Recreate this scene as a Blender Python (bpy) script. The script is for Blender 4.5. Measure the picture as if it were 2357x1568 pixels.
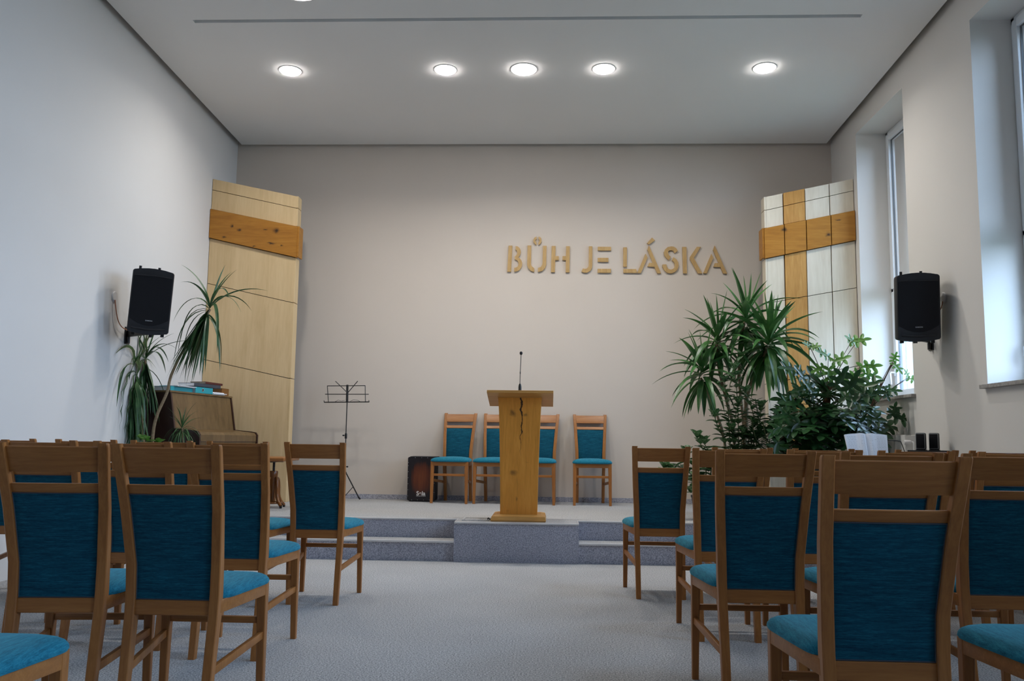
import bpy, bmesh, math, random
from mathutils import Vector, Matrix
PI = math.pi
for o in list(bpy.data.objects): bpy.data.objects.remove(o)
scene = bpy.context.scene
C = scene.collection

# ------------------------------------------------------------------ camera
F, YAW, PITCH, ROLL = 1990.1, 0.0436, 0.1147, 0.0126       # focal length in px of a 2357 px wide frame
CAM = Vector((0, 0, 1.0))
fw = Vector((-math.sin(YAW), math.cos(YAW), 0)); rt = Vector((math.cos(YAW), math.sin(YAW), 0)); up = Vector((0, 0, 1))
f2 = fw*math.cos(PITCH) + up*math.sin(PITCH); u2 = -fw*math.sin(PITCH) + up*math.cos(PITCH)
r3 = rt*math.cos(ROLL) + u2*math.sin(ROLL); u3 = -rt*math.sin(ROLL) + u2*math.cos(ROLL)
cd = bpy.data.cameras.new('camera'); cam = bpy.data.objects.new('camera', cd); C.objects.link(cam)
m = Matrix((r3, u3, -f2)).transposed().to_4x4(); m.translation = CAM
cam.matrix_world = m
cd.sensor_width = 36; cd.lens = F/2357*36; cd.clip_start = .05; cd.clip_end = 200
scene.camera = cam

def at(px, py, Y):
    """point of the room seen at (px, py) of the photograph, at distance Y along the room"""
    d = f2 + r3*((px-1178.5)/F) - u3*((py-784)/F)
    return CAM + d*(Y/d.y)

# ------------------------------------------------------------------ light of the place
scene.view_settings.view_transform = 'Standard'; scene.view_settings.look = 'None'
scene.view_settings.gamma = 1; scene.view_settings.exposure = 1.0
SKY = 7.4; LAMP = 34.0; LAMP_W = 7.6
w = bpy.data.worlds.new('overcast_sky'); scene.world = w; w.use_nodes = True
nt = w.node_tree; nt.nodes.clear()
wo = nt.nodes.new('ShaderNodeOutputWorld'); wb = nt.nodes.new('ShaderNodeBackground')
tc = nt.nodes.new('ShaderNodeTexCoord'); sp = nt.nodes.new('ShaderNodeSeparateXYZ'); cr = nt.nodes.new('ShaderNodeValToRGB')
nt.links.new(tc.outputs['Generated'], sp.inputs[0]); nt.links.new(sp.outputs['Z'], cr.inputs[0])
cr.color_ramp.elements[0].position = 0.0; cr.color_ramp.elements[0].color = (.46, .60, .80, 1)
cr.color_ramp.elements[1].position = .5; cr.color_ramp.elements[1].color = (.49, .685, 1.0, 1)
nt.links.new(cr.outputs[0], wb.inputs['Color']); wb.inputs['Strength'].default_value = SKY
nt.links.new(wb.outputs[0], wo.inputs[0])

XL, XR, YB, ZS = -3.717, 3.225, 9.80, .323                 # room: left wall, right wall, back wall, stage height
YF = -6.0                                                   # wall behind the camera
CZ, CS = 4.422, .0367                                       # ceiling height at the back wall, rise per metre towards the room
WIN = [(7.79, 9.0), (5.29, 6.50), (2.79, 4.0), (.29, 1.5), (-2.21, -1.0)]
WZ0, WZ1 = 1.45, 4.27
for (a, b) in WIN:                                          # daylight portals: sampling hints on the window openings
    l = bpy.data.lights.new('daylight_portal', 'AREA'); l.shape = 'RECTANGLE'; l.size = WZ1-WZ0-.1; l.size_y = b-a-.1
    l.cycles.is_portal = True
    o = bpy.data.objects.new('daylight_portal', l); C.objects.link(o)
    o.location = (XR+.40, (a+b)/2, (WZ0+WZ1)/2); o.rotation_euler = (0, PI/2, 0)

# ------------------------------------------------------------------ materials
MATS = {}
def new_mat(name, rough=.6, spec=.5, sheen=0, metallic=0):
    mt = bpy.data.materials.new(name); mt.use_nodes = True; n = mt.node_tree
    b = n.nodes['Principled BSDF']; b.inputs['Roughness'].default_value = rough
    b.inputs['Specular IOR Level'].default_value = spec; b.inputs['Metallic'].default_value = metallic
    if sheen: b.inputs['Sheen Weight'].default_value = sheen; b.inputs['Sheen Roughness'].default_value = .4
    return mt, n, b
def node(n, t, **k):
    x = n.nodes.new(t)
    for a, v in k.items():
        if a in x.inputs: x.inputs[a].default_value = v
        else: setattr(x, a, v)
    return x
def ramp(n, src, stops, interp='LINEAR'):
    r = n.nodes.new('ShaderNodeValToRGB'); r.color_ramp.interpolation = interp
    while len(r.color_ramp.elements) < len(stops): r.color_ramp.elements.new(.5)
    for e, (p_, c) in zip(r.color_ramp.elements, stops): e.position = p_; e.color = (*c, 1)
    n.links.new(src, r.inputs[0]); return r
def coords(n, scale=(1, 1, 1), kind='Object', rot=(0, 0, 0)):
    t = n.nodes.new('ShaderNodeTexCoord'); mp = n.nodes.new('ShaderNodeMapping')
    mp.inputs['Scale'].default_value = scale; mp.inputs['Rotation'].default_value = rot
    n.links.new(t.outputs[kind], mp.inputs[0]); return mp.outputs[0]
def bump(n, b, src, strength=.2, dist=.002):
    bp = n.nodes.new('ShaderNodeBump'); bp.inputs['Strength'].default_value = strength; bp.inputs['Distance'].default_value = dist
    n.links.new(src, bp.inputs['Height']); n.links.new(bp.outputs[0], b.inputs['Normal'])
def noise(n, vec, scale, detail=4, rough=.5, dist=0):
    x = n.nodes.new('ShaderNodeTexNoise'); x.inputs['Scale'].default_value = scale; x.inputs['Detail'].default_value = detail
    x.inputs['Roughness'].default_value = rough; x.inputs['Distortion'].default_value = dist
    n.links.new(vec, x.inputs['Vector']); return x.outputs['Fac']
def plain(name, col, rough=.6, spec=.4, metallic=0, var=.06, scale=6, bs=0, bscale=60):
    mt, n, b = new_mat(name, rough, spec, 0, metallic)
    v = coords(n); f = noise(n, v, scale, 3)
    lo = tuple(c*(1-var) for c in col); hi = tuple(min(1, c*(1+var)) for c in col)
    r = ramp(n, f, [(.3, lo), (.7, hi)]); n.links.new(r.outputs[0], b.inputs['Base Color'])
    if bs: bump(n, b, noise(n, v, bscale, 4), bs, .001)
    return mt
def woodmat(name, dark, mid, light, scale=(1, 1, 1), gscale=6, rough=.45, knots=None, crack=None, spec=.4, dist=1.2, knotcol=(.05, .022, .008)):
    """grain runs along the axis with the smallest scale"""
    mt, n, b = new_mat(name, rough, spec)
    v = coords(n, scale)
    f = noise(n, v, gscale, 6, .6, dist); f2_ = noise(n, v, gscale*6, 3, .6, .3)
    mx = node(n, 'ShaderNodeMix', data_type='FLOAT'); mx.inputs['Factor'].default_value = .35
    n.links.new(f, mx.inputs['A']); n.links.new(f2_, mx.inputs['B'])
    r = ramp(n, mx.outputs[0], [(.32, dark), (.5, mid), (.68, light)])
    col = r.outputs[0]
    if knots or crack:
        tc_ = n.nodes.new('ShaderNodeTexCoord')
        nz = node(n, 'ShaderNodeTexNoise'); nz.inputs['Scale'].default_value = 14; nz.inputs['Detail'].default_value = 3
        n.links.new(tc_.outputs['Object'], nz.inputs['Vector'])
        sub = node(n, 'ShaderNodeVectorMath', operation='SUBTRACT'); sub.inputs[1].default_value = (.5, .5, .5)
        n.links.new(nz.outputs['Color'], sub.inputs[0])
        sc = node(n, 'ShaderNodeVectorMath', operation='SCALE'); sc.inputs['Scale'].default_value = .06
        n.links.new(sub.outputs[0], sc.inputs[0])
        ad = node(n, 'ShaderNodeVectorMath', operation='ADD'); n.links.new(tc_.outputs['Object'], ad.inputs[0]); n.links.new(sc.outputs[0], ad.inputs[1])
        mask = None
        for (kx, ky, kz, kr, st) in (knots or []):
            # st: stretch of the knot along (x, y, z)
            s1 = node(n, 'ShaderNodeVectorMath', operation='SUBTRACT'); s1.inputs[1].default_value = (kx, ky, kz); n.links.new(ad.outputs[0], s1.inputs[0])
            s2 = node(n, 'ShaderNodeVectorMath', operation='MULTIPLY'); s2.inputs[1].default_value = st; n.links.new(s1.outputs[0], s2.inputs[0])
            ln = node(n, 'ShaderNodeVectorMath', operation='LENGTH'); n.links.new(s2.outputs[0], ln.inputs[0])
            mr = node(n, 'ShaderNodeMapRange'); mr.inputs['From Min'].default_value = kr*.35; mr.inputs['From Max'].default_value = kr*1.5
            mr.inputs['To Min'].default_value = 1; mr.inputs['To Max'].default_value = 0; n.links.new(ln.outputs['Value'], mr.inputs['Value'])
            pw = node(n, 'ShaderNodeMath', operation='POWER'); pw.inputs[1].default_value = 1.6; n.links.new(mr.outputs[0], pw.inputs[0])
            if mask is None: mask = pw.outputs[0]
            else:
                mm = node(n, 'ShaderNodeMath', operation='MAXIMUM'); n.links.new(mask, mm.inputs[0]); n.links.new(pw.outputs[0], mm.inputs[1]); mask = mm.outputs[0]
        if crack:
            cx, z0, z1, wd = crack
            sx = n.nodes.new('ShaderNodeSeparateXYZ'); n.links.new(ad.outputs[0], sx.inputs[0])
            a = node(n, 'ShaderNodeMath', operation='SUBTRACT'); a.inputs[1].default_value = cx; n.links.new(sx.outputs['X'], a.inputs[0])
            ab = node(n, 'ShaderNodeMath', operation='ABSOLUTE'); n.links.new(a.outputs[0], ab.inputs[0])
            wz = node(n, 'ShaderNodeMapRange'); wz.inputs['From Min'].default_value = z0; wz.inputs['From Max'].default_value = z1
            wz.inputs['To Min'].default_value = 0.0003; wz.inputs['To Max'].default_value = wd; n.links.new(sx.outputs['Z'], wz.inputs['Value'])
            lt = node(n, 'ShaderNodeMath', operation='LESS_THAN'); n.links.new(ab.outputs[0], lt.inputs[0]); n.links.new(wz.outputs[0], lt.inputs[1])
            gt = node(n, 'ShaderNodeMath', operation='GREATER_THAN'); gt.inputs[1].default_value = z0; n.links.new(sx.outputs['Z'], gt.inputs[0])
            ml = node(n, 'ShaderNodeMath', operation='MULTIPLY'); n.links.new(lt.outputs[0], ml.inputs[0]); n.links.new(gt.outputs[0], ml.inputs[1])
            mm = node(n, 'ShaderNodeMath', operation='MAXIMUM'); n.links.new(mask, mm.inputs[0]); n.links.new(ml.outputs[0], mm.inputs[1]); mask = mm.outputs[0]
        cm = node(n, 'ShaderNodeMix', data_type='RGBA'); n.links.new(mask, cm.inputs['Factor'])
        n.links.new(col, cm.inputs['A']); cm.inputs['B'].default_value = (*knotcol, 1); col = cm.outputs['Result']
    n.links.new(col, b.inputs['Base Color'])
    bump(n, b, f2_, .12, .0006)
    return mt
def fabricmat(name, dark, mid, light, scale):
    mt, n, b = new_mat(name, .85, .15, .35)
    b.inputs['Sheen Tint'].default_value = (.35, .8, .9, 1)
    v = coords(n, scale)
    f = noise(n, v, 1, 5, .65, .4); g = noise(n, v, 5, 3, .6)
    mx = node(n, 'ShaderNodeMix', data_type='FLOAT'); mx.inputs['Factor'].default_value = .4
    n.links.new(f, mx.inputs['A']); n.links.new(g, mx.inputs['B'])
    r = ramp(n, mx.outputs[0], [(.34, dark), (.5, mid), (.66, light)]); n.links.new(r.outputs[0], b.inputs['Base Color'])
    bump(n, b, g, .5, .002)
    return mt
def carpetmat(name, dark, light):
    mt, n, b = new_mat(name, .95, .1, .15)
    v = coords(n); f = noise(n, v, 130, 3, .75); g = noise(n, v, 1.3, 3)
    r = ramp(n, f, [(.38, dark), (.62, light)])
    r2 = ramp(n, g, [(.3, (.93, .93, .93)), (.7, (1.05, 1.05, 1.05))])
    mx = node(n, 'ShaderNodeMix', data_type='RGBA', blend_type='MULTIPLY'); mx.inputs['Factor'].default_value = 1
    n.links.new(r.outputs[0], mx.inputs['A']); n.links.new(r2.outputs[0], mx.inputs['B']); n.links.new(mx.outputs['Result'], b.inputs['Base Color'])
    bump(n, b, f, .6, .003)
    return mt

M = dict(
    wall_cool=plain('white_paint', (.685, .672, .66), .85, .2, var=.012, scale=1.5, bs=.05, bscale=180),
    wall_warm=plain('beige_paint', (.66, .585, .515), .85, .2, var=.012, scale=1.5, bs=.05, bscale=180),
    wall_right=plain('ivory_paint', (.74, .71, .67), .85, .2, var=.012, scale=1.5, bs=.05, bscale=180),
    ceil=plain('ceiling_paint', (.80, .79, .775), .9, .15, var=.01, scale=1.5),
    joint=plain('joint_shadow_board', (.02, .018, .015), .9, .1),
    void=plain('ceiling_void', (.22, .21, .2), .95, .1),
    slot=plain('slot_metal', (.42, .43, .44), .6, .3),
    carpet=carpetmat('grey_carpet', (.155, .153, .155), (.62, .61, .60)),
    carpet2=carpetmat('blue_grey_carpet', (.21, .215, .26), (.56, .56, .63)),
    alu=plain('aluminium', (.75, .76, .78), .4, .5, metallic=.7),
    beech=woodmat('beech', (.28, .102, .025), (.355, .137, .034), (.43, .178, .048), (30, 30, 2.2), .8, .38),
    beechx=woodmat('beech_crosswise', (.28, .102, .025), (.355, .137, .034), (.43, .178, .048), (2.2, 30, 30), .8, .38),
    fab_back=fabricmat('turquoise_chenille_back_shaded', (.0015, .030, .058), (.0035, .068, .112), (.011, .135, .20), (14, 40, 190)),  # the seat's fabric, with the shade of the chair backs put into its colour
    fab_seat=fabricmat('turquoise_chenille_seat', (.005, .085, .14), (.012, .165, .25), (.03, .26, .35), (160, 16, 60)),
    maple=woodmat('maple_veneer', (.60, .43, .225), (.67, .49, .27), (.73, .55, .32), (9, 9, .9), .8, .5),
    maple2=woodmat('pale_maple_veneer', (.62, .53, .40), (.69, .61, .48), (.75, .67, .54), (9, 9, .9), .8, .5),
    oak=woodmat('oak', (.56, .225, .028), (.70, .285, .038), (.80, .35, .06), (24, 24, 2), .7, .42,
                knots=[(-.06, -.2, 1.23, .028, (1, .2, 1)), (.045, -.2, 1.215, .022, (1, .2, 1.6)), (-.045, -.2, .72, .026, (1, .2, 1)), (-.02, -.2, .50, .02, (1.6, .2, .7)), (.07, -.2, .82, .012, (.5, .2, 1.5)), (-.09, -.2, .40, .012, (1, .2, .6))],
                crack=(.012, .86, 1.37, .008)),
    oak_plain=woodmat('oak_board', (.40, .19, .045), (.50, .25, .065), (.59, .33, .10), (24, 24, 2), .7, .42),
    oakx=woodmat('oak_board_crosswise', (.40, .19, .045), (.50, .25, .065), (.59, .33, .10), (2, 30, 30), .7, .42),
    oak_band=woodmat('knotty_oak', (.31, .122, .014), (.40, .168, .021), (.47, .22, .034), (2, 24, 24), .7, .42,
                knots=[(-3.466, -.03, 3.280, .02, (1, .2, 1)), (-3.385, -.03, 3.229, .016, (.7, .2, 1)), (-2.969, -.03, 3.229, .024, (.7, .2, 1)), (-3.091, -.03, 3.240, .012, (.4, .2, 1.6)),
                       (-3.020, -.03, 3.088, .014, (.3, .2, 1.6)), (-3.547, -.03, 3.148, .012, (.4, .2, 1.4)), (-2.898, -.03, 3.057, .01, (.5, .2, 1.6)), (-3.212, -.03, 3.047, .01, (.5, .2, 1.6)),
                       (2.392, -.03, 3.432, .018, (1, .2, 1)), (2.473, -.03, 3.250, .024, (.7, .2, 1)), (2.939, -.03, 3.199, .026, (.7, .2, 1)), (3.040, -.03, 3.361, .01, (.4, .2, 1.5)), (2.736, -.03, 3.392, .008, (.4, .2, 1.5)), (2.432, -.03, 3.341, .009, (.4, .2, 1.5))]),
    oak_letter=woodmat('oak_letters', (.42, .25, .09), (.52, .33, .13), (.60, .40, .18), (20, 20, 3), .8, .5),
    piano=woodmat('walnut_veneer', (.095, .056, .022), (.15, .092, .040), (.20, .125, .056), (10, 10, 1.6), .9, .3),
    piano_dark=plain('dark_piano_side', (.035, .012, .01), .28, .5, var=.2),
    bent=woodmat('bentwood', (.13, .045, .012), (.22, .08, .02), (.32, .13, .035), (20, 20, 3), .8, .18, spec=.6),
    seatwood=woodmat('stool_seat', (.20, .075, .018), (.27, .105, .028), (.34, .14, .04), (3, 20, 20), .8, .3),
    black=plain('black_plastic', (.012, .012, .014), .5, .4, var=.1),
    blackm=plain('black_metal', (.010, .010, .011), .35, .5, var=.1),
    grille=plain('speaker_grille', (.006, .006, .008), .7, .25, var=.3, scale=300, bs=.4, bscale=400),
    cabinet=plain('speaker_cabinet', (.018, .018, .021), .55, .35, var=.15, bs=.2, bscale=300),
    print_=plain('grey_print', (.45, .45, .46), .5),
    white_print=plain('white_print', (.75, .72, .68), .5),
    upvc=plain('white_upvc', (.78, .80, .82), .35, .5, var=.01),
    stone=plain('stone_sill', (.36, .34, .32), .6, .4, var=.25, scale=40),
    plaster_out=plain('exterior_plaster', (.50, .62, .60), .9, .2, var=.1, scale=30),
    grass=plain('lawn', (.10, .12, .09), .95, .1, var=.3),
    gasket=plain('gasket', (.16, .17, .18), .6),
    steel=plain('steel', (.55, .56, .58), .3, .5, metallic=.9),
    radiator=plain('radiator_enamel', (.72, .71, .68), .4, .4, var=.01),
    plate=plain('white_plastic', (.74, .72, .72), .45, .4, var=.01),
    copper=plain('brown_cable', (.42, .17, .09), .5, .4),
    teal=plain('teal_binder', (.02, .33, .40), .4, .4, var=.03),
    paper=plain('paper', (.80, .82, .86), .8, .2, var=.02, scale=80),
    cream=plain('cream_page_edges', (.62, .55, .42), .8, .2, var=.1, scale=80),
    maroon=plain('maroon_cover', (.10, .02, .02), .45, .4),
    brownbook=plain('brown_book_cover', (.20, .085, .02), .5, .4),
    tanbook=plain('tan_book_cover', (.33, .15, .05), .5, .4),
    navy=plain('dark_grey_cover', (.05, .06, .08), .5, .4),
    leafdark=None, pot=plain('dark_plant_pot', (.03, .03, .032), .5, .4), terracotta=plain('terracotta', (.28, .10, .045), .8, .2, var=.15),
    soil=plain('soil', (.03, .02, .014), .95, .1, var=.4, scale=60),
    stem=woodmat('plant_stem', (.20, .14, .08), (.29, .21, .125), (.38, .29, .18), (20, 20, 60), .8, .8),
    stemgreen=plain('green_petiole', (.10, .13, .04), .5, .4, var=.3, scale=4),
    stemred=plain('reddish_petiole', (.10, .055, .03), .5, .4, var=.3, scale=4),
    moss=woodmat('coir_pole', (.05, .022, .008), (.11, .048, .016), (.17, .08, .03), (40, 40, 40), 1, .95),
)
def leafmat(name, c0, c1, c2, vein=None, rough=.35, trans=.12):
    mt, n, b = new_mat(name, rough, .5)
    tc_ = n.nodes.new('ShaderNodeTexCoord'); f = noise(n, tc_.outputs['Object'], 7, 4, .6)
    r = ramp(n, f, [(.3, c0), (.5, c1), (.72, c2)]); col = r.outputs[0]
    if vein:
        g = noise(n, tc_.outputs['Object'], 70, 3, .6); mr = ramp(n, g, [(.50, (0, 0, 0)), (.60, (1, 1, 1))])
        cm = node(n, 'ShaderNodeMix', data_type='RGBA'); n.links.new(mr.outputs[0], cm.inputs['Factor']); n.links.new(col, cm.inputs['A']); cm.inputs['B'].default_value = (*vein, 1); col = cm.outputs['Result']
    n.links.new(col, b.inputs['Base Color'])
    tr = n.nodes.new('ShaderNodeBsdfTranslucent'); n.links.new(col, tr.inputs['Color'])
    ms = n.nodes.new('ShaderNodeMixShader'); ms.inputs[0].default_value = trans
    n.links.new(b.outputs[0], ms.inputs[1]); n.links.new(tr.outputs[0], ms.inputs[2]); n.links.new(ms.outputs[0], n.nodes['Material Output'].inputs[0])
    return mt
M['yucca'] = leafmat('yucca_leaf', (.025, .085, .022), (.045, .14, .035), (.085, .22, .05))
M['dracaena'] = leafmat('dracaena_leaf', (.018, .055, .022), (.034, .095, .032), (.065, .155, .045))
M['philo'] = leafmat('philodendron_leaf', (.010, .045, .014), (.020, .075, .022), (.04, .12, .03))
M['philo_young'] = leafmat('young_philodendron_leaf', (.07, .19, .03), (.11, .27, .045), (.18, .36, .08), trans=.25)
M['rubber'] = leafmat('variegated_leaf', (.025, .09, .028), (.045, .14, .042), (.075, .20, .06), vein=(.24, .32, .17))
def emat(name, col, s):
    mt = bpy.data.materials.new(name); mt.use_nodes = True; n = mt.node_tree; n.nodes.clear()
    e = n.nodes.new('ShaderNodeEmission'); e.inputs[0].default_value = (*col, 1); e.inputs[1].default_value = s
    o = n.nodes.new('ShaderNodeOutputMaterial'); n.links.new(e.outputs[0], o.inputs[0]); return mt
M['lamp'] = emat('lamp_diffuser', (1.0, .96, .93), LAMP)
M['lamp2'] = emat('ring_lamp_diffuser', (1.0, .94, .88), 6.0)
def glassmat():
    mt = bpy.data.materials.new('window_glass'); mt.use_nodes = True; n = mt.node_tree; n.nodes.clear()
    t = n.nodes.new('ShaderNodeBsdfTransparent'); t.inputs[0].default_value = (.94, .955, .96, 1)
    g = n.nodes.new('ShaderNodeBsdfGlossy'); g.inputs['Roughness'].default_value = .01; g.inputs[0].default_value = (1, 1, 1, 1)
    fr = n.nodes.new('ShaderNodeFresnel'); fr.inputs[0].default_value = 1.35
    ms = n.nodes.new('ShaderNodeMixShader'); n.links.new(fr.outputs[0], ms.inputs[0]); n.links.new(t.outputs[0], ms.inputs[1]); n.links.new(g.outputs[0], ms.inputs[2])
    o = n.nodes.new('ShaderNodeOutputMaterial'); n.links.new(ms.outputs[0], o.inputs[0]); return mt
M['glass'] = glassmat()

# ------------------------------------------------------------------ mesh helpers
def keep_clear(vs, o):
    out = []
    for x, y, z in vs:
        X, Y, Z = x+o.x, y+o.y, z+o.z
        X = max(X, XL+.02+.01*math.sin(Z*40))
        if Z < WZ0+.02 or Y > 8.97 or Y < 7.82: X = min(X, XR-.02)
        if Y > 9.03 and (X > 2.25 or X < -2.7): Y = 9.03
        if Y > YB-.02: Y = YB-.02
        out.append((X-o.x, Y-o.y, Z-o.z))
    return out
class MB:
    def __init__(s): s.v = []; s.f = []
    def add(s, vs, fs, mat=None):
        k = len(s.v); s.v += [tuple(mat @ Vector(v)) if mat else tuple(v) for v in vs]; s.f += [tuple(i+k for i in f) for f in fs]; return s
    def box(s, x0, x1, y0, y1, z0, z1, mat=None, be=0):
        if be:
            bm = bmesh.new(); bmesh.ops.create_cube(bm, size=1)
            for v in bm.verts: v.co = Vector(((x0+x1)/2+v.co.x*(x1-x0), (y0+y1)/2+v.co.y*(y1-y0), (z0+z1)/2+v.co.z*(z1-z0)))
            bmesh.ops.bevel(bm, geom=bm.edges[:], offset=be, segments=2, profile=.5, affect='EDGES')
            return s.bm(bm, mat)
        v = [(x, y, z) for x in (x0, x1) for y in (y0, y1) for z in (z0, z1)]
        return s.add(v, [(0, 1, 3, 2), (4, 6, 7, 5), (0, 4, 5, 1), (2, 3, 7, 6), (0, 2, 6, 4), (1, 5, 7, 3)], mat)
    def bm(s, bm, mat=None):
        bm.verts.index_update(); s.add([v.co.copy() for v in bm.verts], [[v.index for v in f.verts] for f in bm.faces], mat); bm.free(); return s
    def loft(s, rings, mat=None, cap=True, close=True):
        n = len(rings[0]); vs = [p_ for r in rings for p_ in r]; fs = []
        for i in range(len(rings)-1):
            for j in range(n if close else n-1):
                a = i*n+j; b = i*n+(j+1) % n; fs.append((a, b, b+n, a+n))
        if cap: fs.append(tuple(range(n))[::-1]); fs.append(tuple((len(rings)-1)*n+j for j in range(n)))
        return s.add(vs, fs, mat)
    def lathe(s, prof, n=24, mat=None, cap=True):
        return s.loft([[(r*math.cos(2*PI*j/n), r*math.sin(2*PI*j/n), z) for j in range(n)] for r, z in prof], mat, cap)
    def tube(s, pts, r, n=8, mat=None):
        pts = [Vector(p_) for p_ in pts]; rs = r if isinstance(r, (list, tuple)) else [r]*len(pts); rings = []
        t0 = (pts[1]-pts[0]).normalized(); a = t0.orthogonal().normalized()
        for i, p_ in enumerate(pts):
            t = (pts[min(i+1, len(pts)-1)]-pts[max(i-1, 0)]).normalized()
            a = (a - t*a.dot(t)); a = a.normalized() if a.length > 1e-6 else t.orthogonal().normalized(); b = t.cross(a)
            rings.append([p_+a*(rs[i]*math.cos(2*PI*j/n))+b*(rs[i]*math.sin(2*PI*j/n)) for j in range(n)])
        return s.loft(rings, mat)
    def bar(s, a, b, w_, h, roll=Vector((0, 0, 1)), be=0):
        a = Vector(a); b = Vector(b); t = (b-a).normalized(); x = t.cross(roll).normalized(); z = x.cross(t)
        L = (b-a).length; mt = Matrix((x, t, z)).transposed().to_4x4(); mt.translation = a
        return s.box(-w_/2, w_/2, 0, L, -h/2, h/2, mt, be)
    def prism(s, poly, z0, z1, mat=None):
        n = len(poly); return s.add([(x, y, z0) for x, y in poly]+[(x, y, z1) for x, y in poly], [tuple(range(n))[::-1], tuple(range(n, 2*n))]+[(i, (i+1) % n, n+(i+1) % n, n+i) for i in range(n)], mat)
    def build(s, name, mat, parent=None, smooth=False, loc=None, rot=None, weld=False):
        if name in ('leaf_crown', 'foliage', 'young_foliage') and parent is not None: s.v = keep_clear(s.v, parent.location)
        me = bpy.data.meshes.new(name); me.from_pydata(s.v, [], s.f)
        bm = bmesh.new(); bm.from_mesh(me)
        if weld: bmesh.ops.remove_doubles(bm, verts=bm.verts, dist=1e-5)
        bmesh.ops.recalc_face_normals(bm, faces=bm.faces); bm.to_mesh(me); bm.free()
        me.materials.append(mat)
        if smooth:
            for p_ in me.polygons: p_.use_smooth = True
            try: me.set_sharp_from_angle(angle=R_(38))
            except Exception: pass
        o = bpy.data.objects.new(name, me); C.objects.link(o)
        if loc is not None: o.location = loc
        if rot is not None: o.rotation_euler = rot
        if parent is not None: o.parent = parent
        return o
def R_(d): return math.radians(d)
def bez(p0, p1, p2, p3, n=12):
    p0, p1, p2, p3 = map(Vector, (p0, p1, p2, p3))
    return [p0*(1-t)**3+p1*3*t*(1-t)**2+p2*3*t*t*(1-t)+p3*t**3 for t in [i/n for i in range(n+1)]]
def crom(P, n=6):
    P = [Vector(p_) for p_ in P]; Q = [P[0]*2-P[1]]+P+[P[-1]*2-P[-2]]; out = []
    for i in range(1, len(Q)-2):
        for k in range(n):
            t = k/n; a, b, c, d = Q[i-1:i+3]
            out.append(.5*((2*b)+(c-a)*t+(2*a-5*b+4*c-d)*t*t+(3*b-3*c+d-a)*t**3))
    return out+[P[-1]]
def tag(o, label=None, cat=None, group=None, kind=None):
    if label: o['label'] = label
    if cat: o['category'] = cat
    if group: o['group'] = group
    if kind: o['kind'] = kind
    return o
def thing(name, label, cat, loc=(0, 0, 0), rz=0, group=None):
    o = bpy.data.objects.new(name, None); C.objects.link(o); o.empty_display_size = .1
    o.location = loc; o.rotation_euler = (0, 0, rz); return tag(o, label, cat, group)
def copy_tree(o, parent=None):
    c = o.copy(); C.objects.link(c)
    if parent is not None: c.parent = parent
    for ch in KIDS.get(o.name, []): copy_tree(ch, c)
    return c
KIDS = {}
def index_kids():
    KIDS.clear()
    for o in bpy.data.objects:
        if o.parent: KIDS.setdefault(o.parent.name, []).append(o)

# ------------------------------------------------------------------ room shell
T = .25
ZT = 5.35
def struct(o): o['kind'] = 'structure'; return o
struct(MB().box(XL-T, XR+T, YF-T, YB+T, -.2, 0).build('floor', M['carpet']))
struct(MB().box(XL-T, XL, YF-T, YB+T, 0, ZT).build('wall_left', M['wall_cool']))
struct(MB().box(XL, XR+.5, YB, YB+T, 0, ZT).build('wall_back', M['wall_warm']))
struct(MB().box(XL, XR+.5, YF-T, YF, 0, ZT).build('wall_front', M['wall_warm']))
# right wall, thick, with window openings
XO = XR+.52; XM = XR+.345                                    # outer face, line between inner wall and outer insulation
def wall_layers(x0, x1, name, mat):
    mb = MB(); y = YF
    for (a, b) in sorted(WIN):
        mb.box(x0, x1, y, a, 0, ZT); mb.box(x0, x1, a, b, 0, WZ0-.03); mb.box(x0, x1, a, b, WZ1, ZT); y = b
    mb.box(x0, x1, y, YB, 0, ZT); return struct(mb.build(name, mat))
wall_layers(XR, XM, 'wall_right', M['wall_right'])
wall_layers(XM, XO, 'wall_outer', M['plaster_out'])
# suspended ceiling with a shadow gap around it and a recessed slot
def cz(y): return CZ+CS*(YB-y)
G = .07
def ceil_piece(mb, x0, x1, y0, y1, th=.06):
    v = [(x, y, cz(y)+dz) for x in (x0, x1) for y in (y0, y1) for dz in (0, th)]
    mb.add(v, [(0, 1, 3, 2), (4, 6, 7, 5), (0, 4, 5, 1), (2, 3, 7, 6), (0, 2, 6, 4), (1, 5, 7, 3)])
mb = MB(); sx0, sx1, sy0, sy1 = -3.065, 2.562, 6.895, 6.945
ceil_piece(mb, XL+G, XR-G, YF+G, sy0); ceil_piece(mb, XL+G, XR-G, sy1, YB-G)
ceil_piece(mb, XL+G, sx0, sy0, sy1); ceil_piece(mb, sx1, XR-G, sy0, sy1)
struct(mb.build('ceiling', M['ceil']))
mb = MB()
v = [(x, y, cz(y)+dz) for x in (sx0-.01, sx1+.01) for y in (sy0-.01, sy1+.01) for dz in (.028, .058)]
mb.add(v, [(0, 1, 3, 2), (4, 6, 7, 5), (0, 4, 5, 1), (2, 3, 7, 6), (0, 2, 6, 4), (1, 5, 7, 3)])
tag(mb.build('ceiling_slot_profile', M['slot']), 'long narrow grey slot recessed in the ceiling above the lamps', 'ceiling slot')
struct(MB().box(XL-T, XO, YF-T, YB+T, ZT, ZT+.2).build('ceiling', M['void']))
# carpet strips along the walls
struct(MB().box(XL, XR, YB-.012, YB, ZS, ZS+.052).build('baseboard_back', M['carpet2']))
struct(MB().box(XL, XL+.012, 7.53, YB-.012, ZS, ZS+.052).build('baseboard_left', M['carpet2']))
struct(MB().box(XR-.012, XR, 7.53, YB-.012, ZS, ZS+.052).build('baseboard_right', M['carpet2']))
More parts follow.
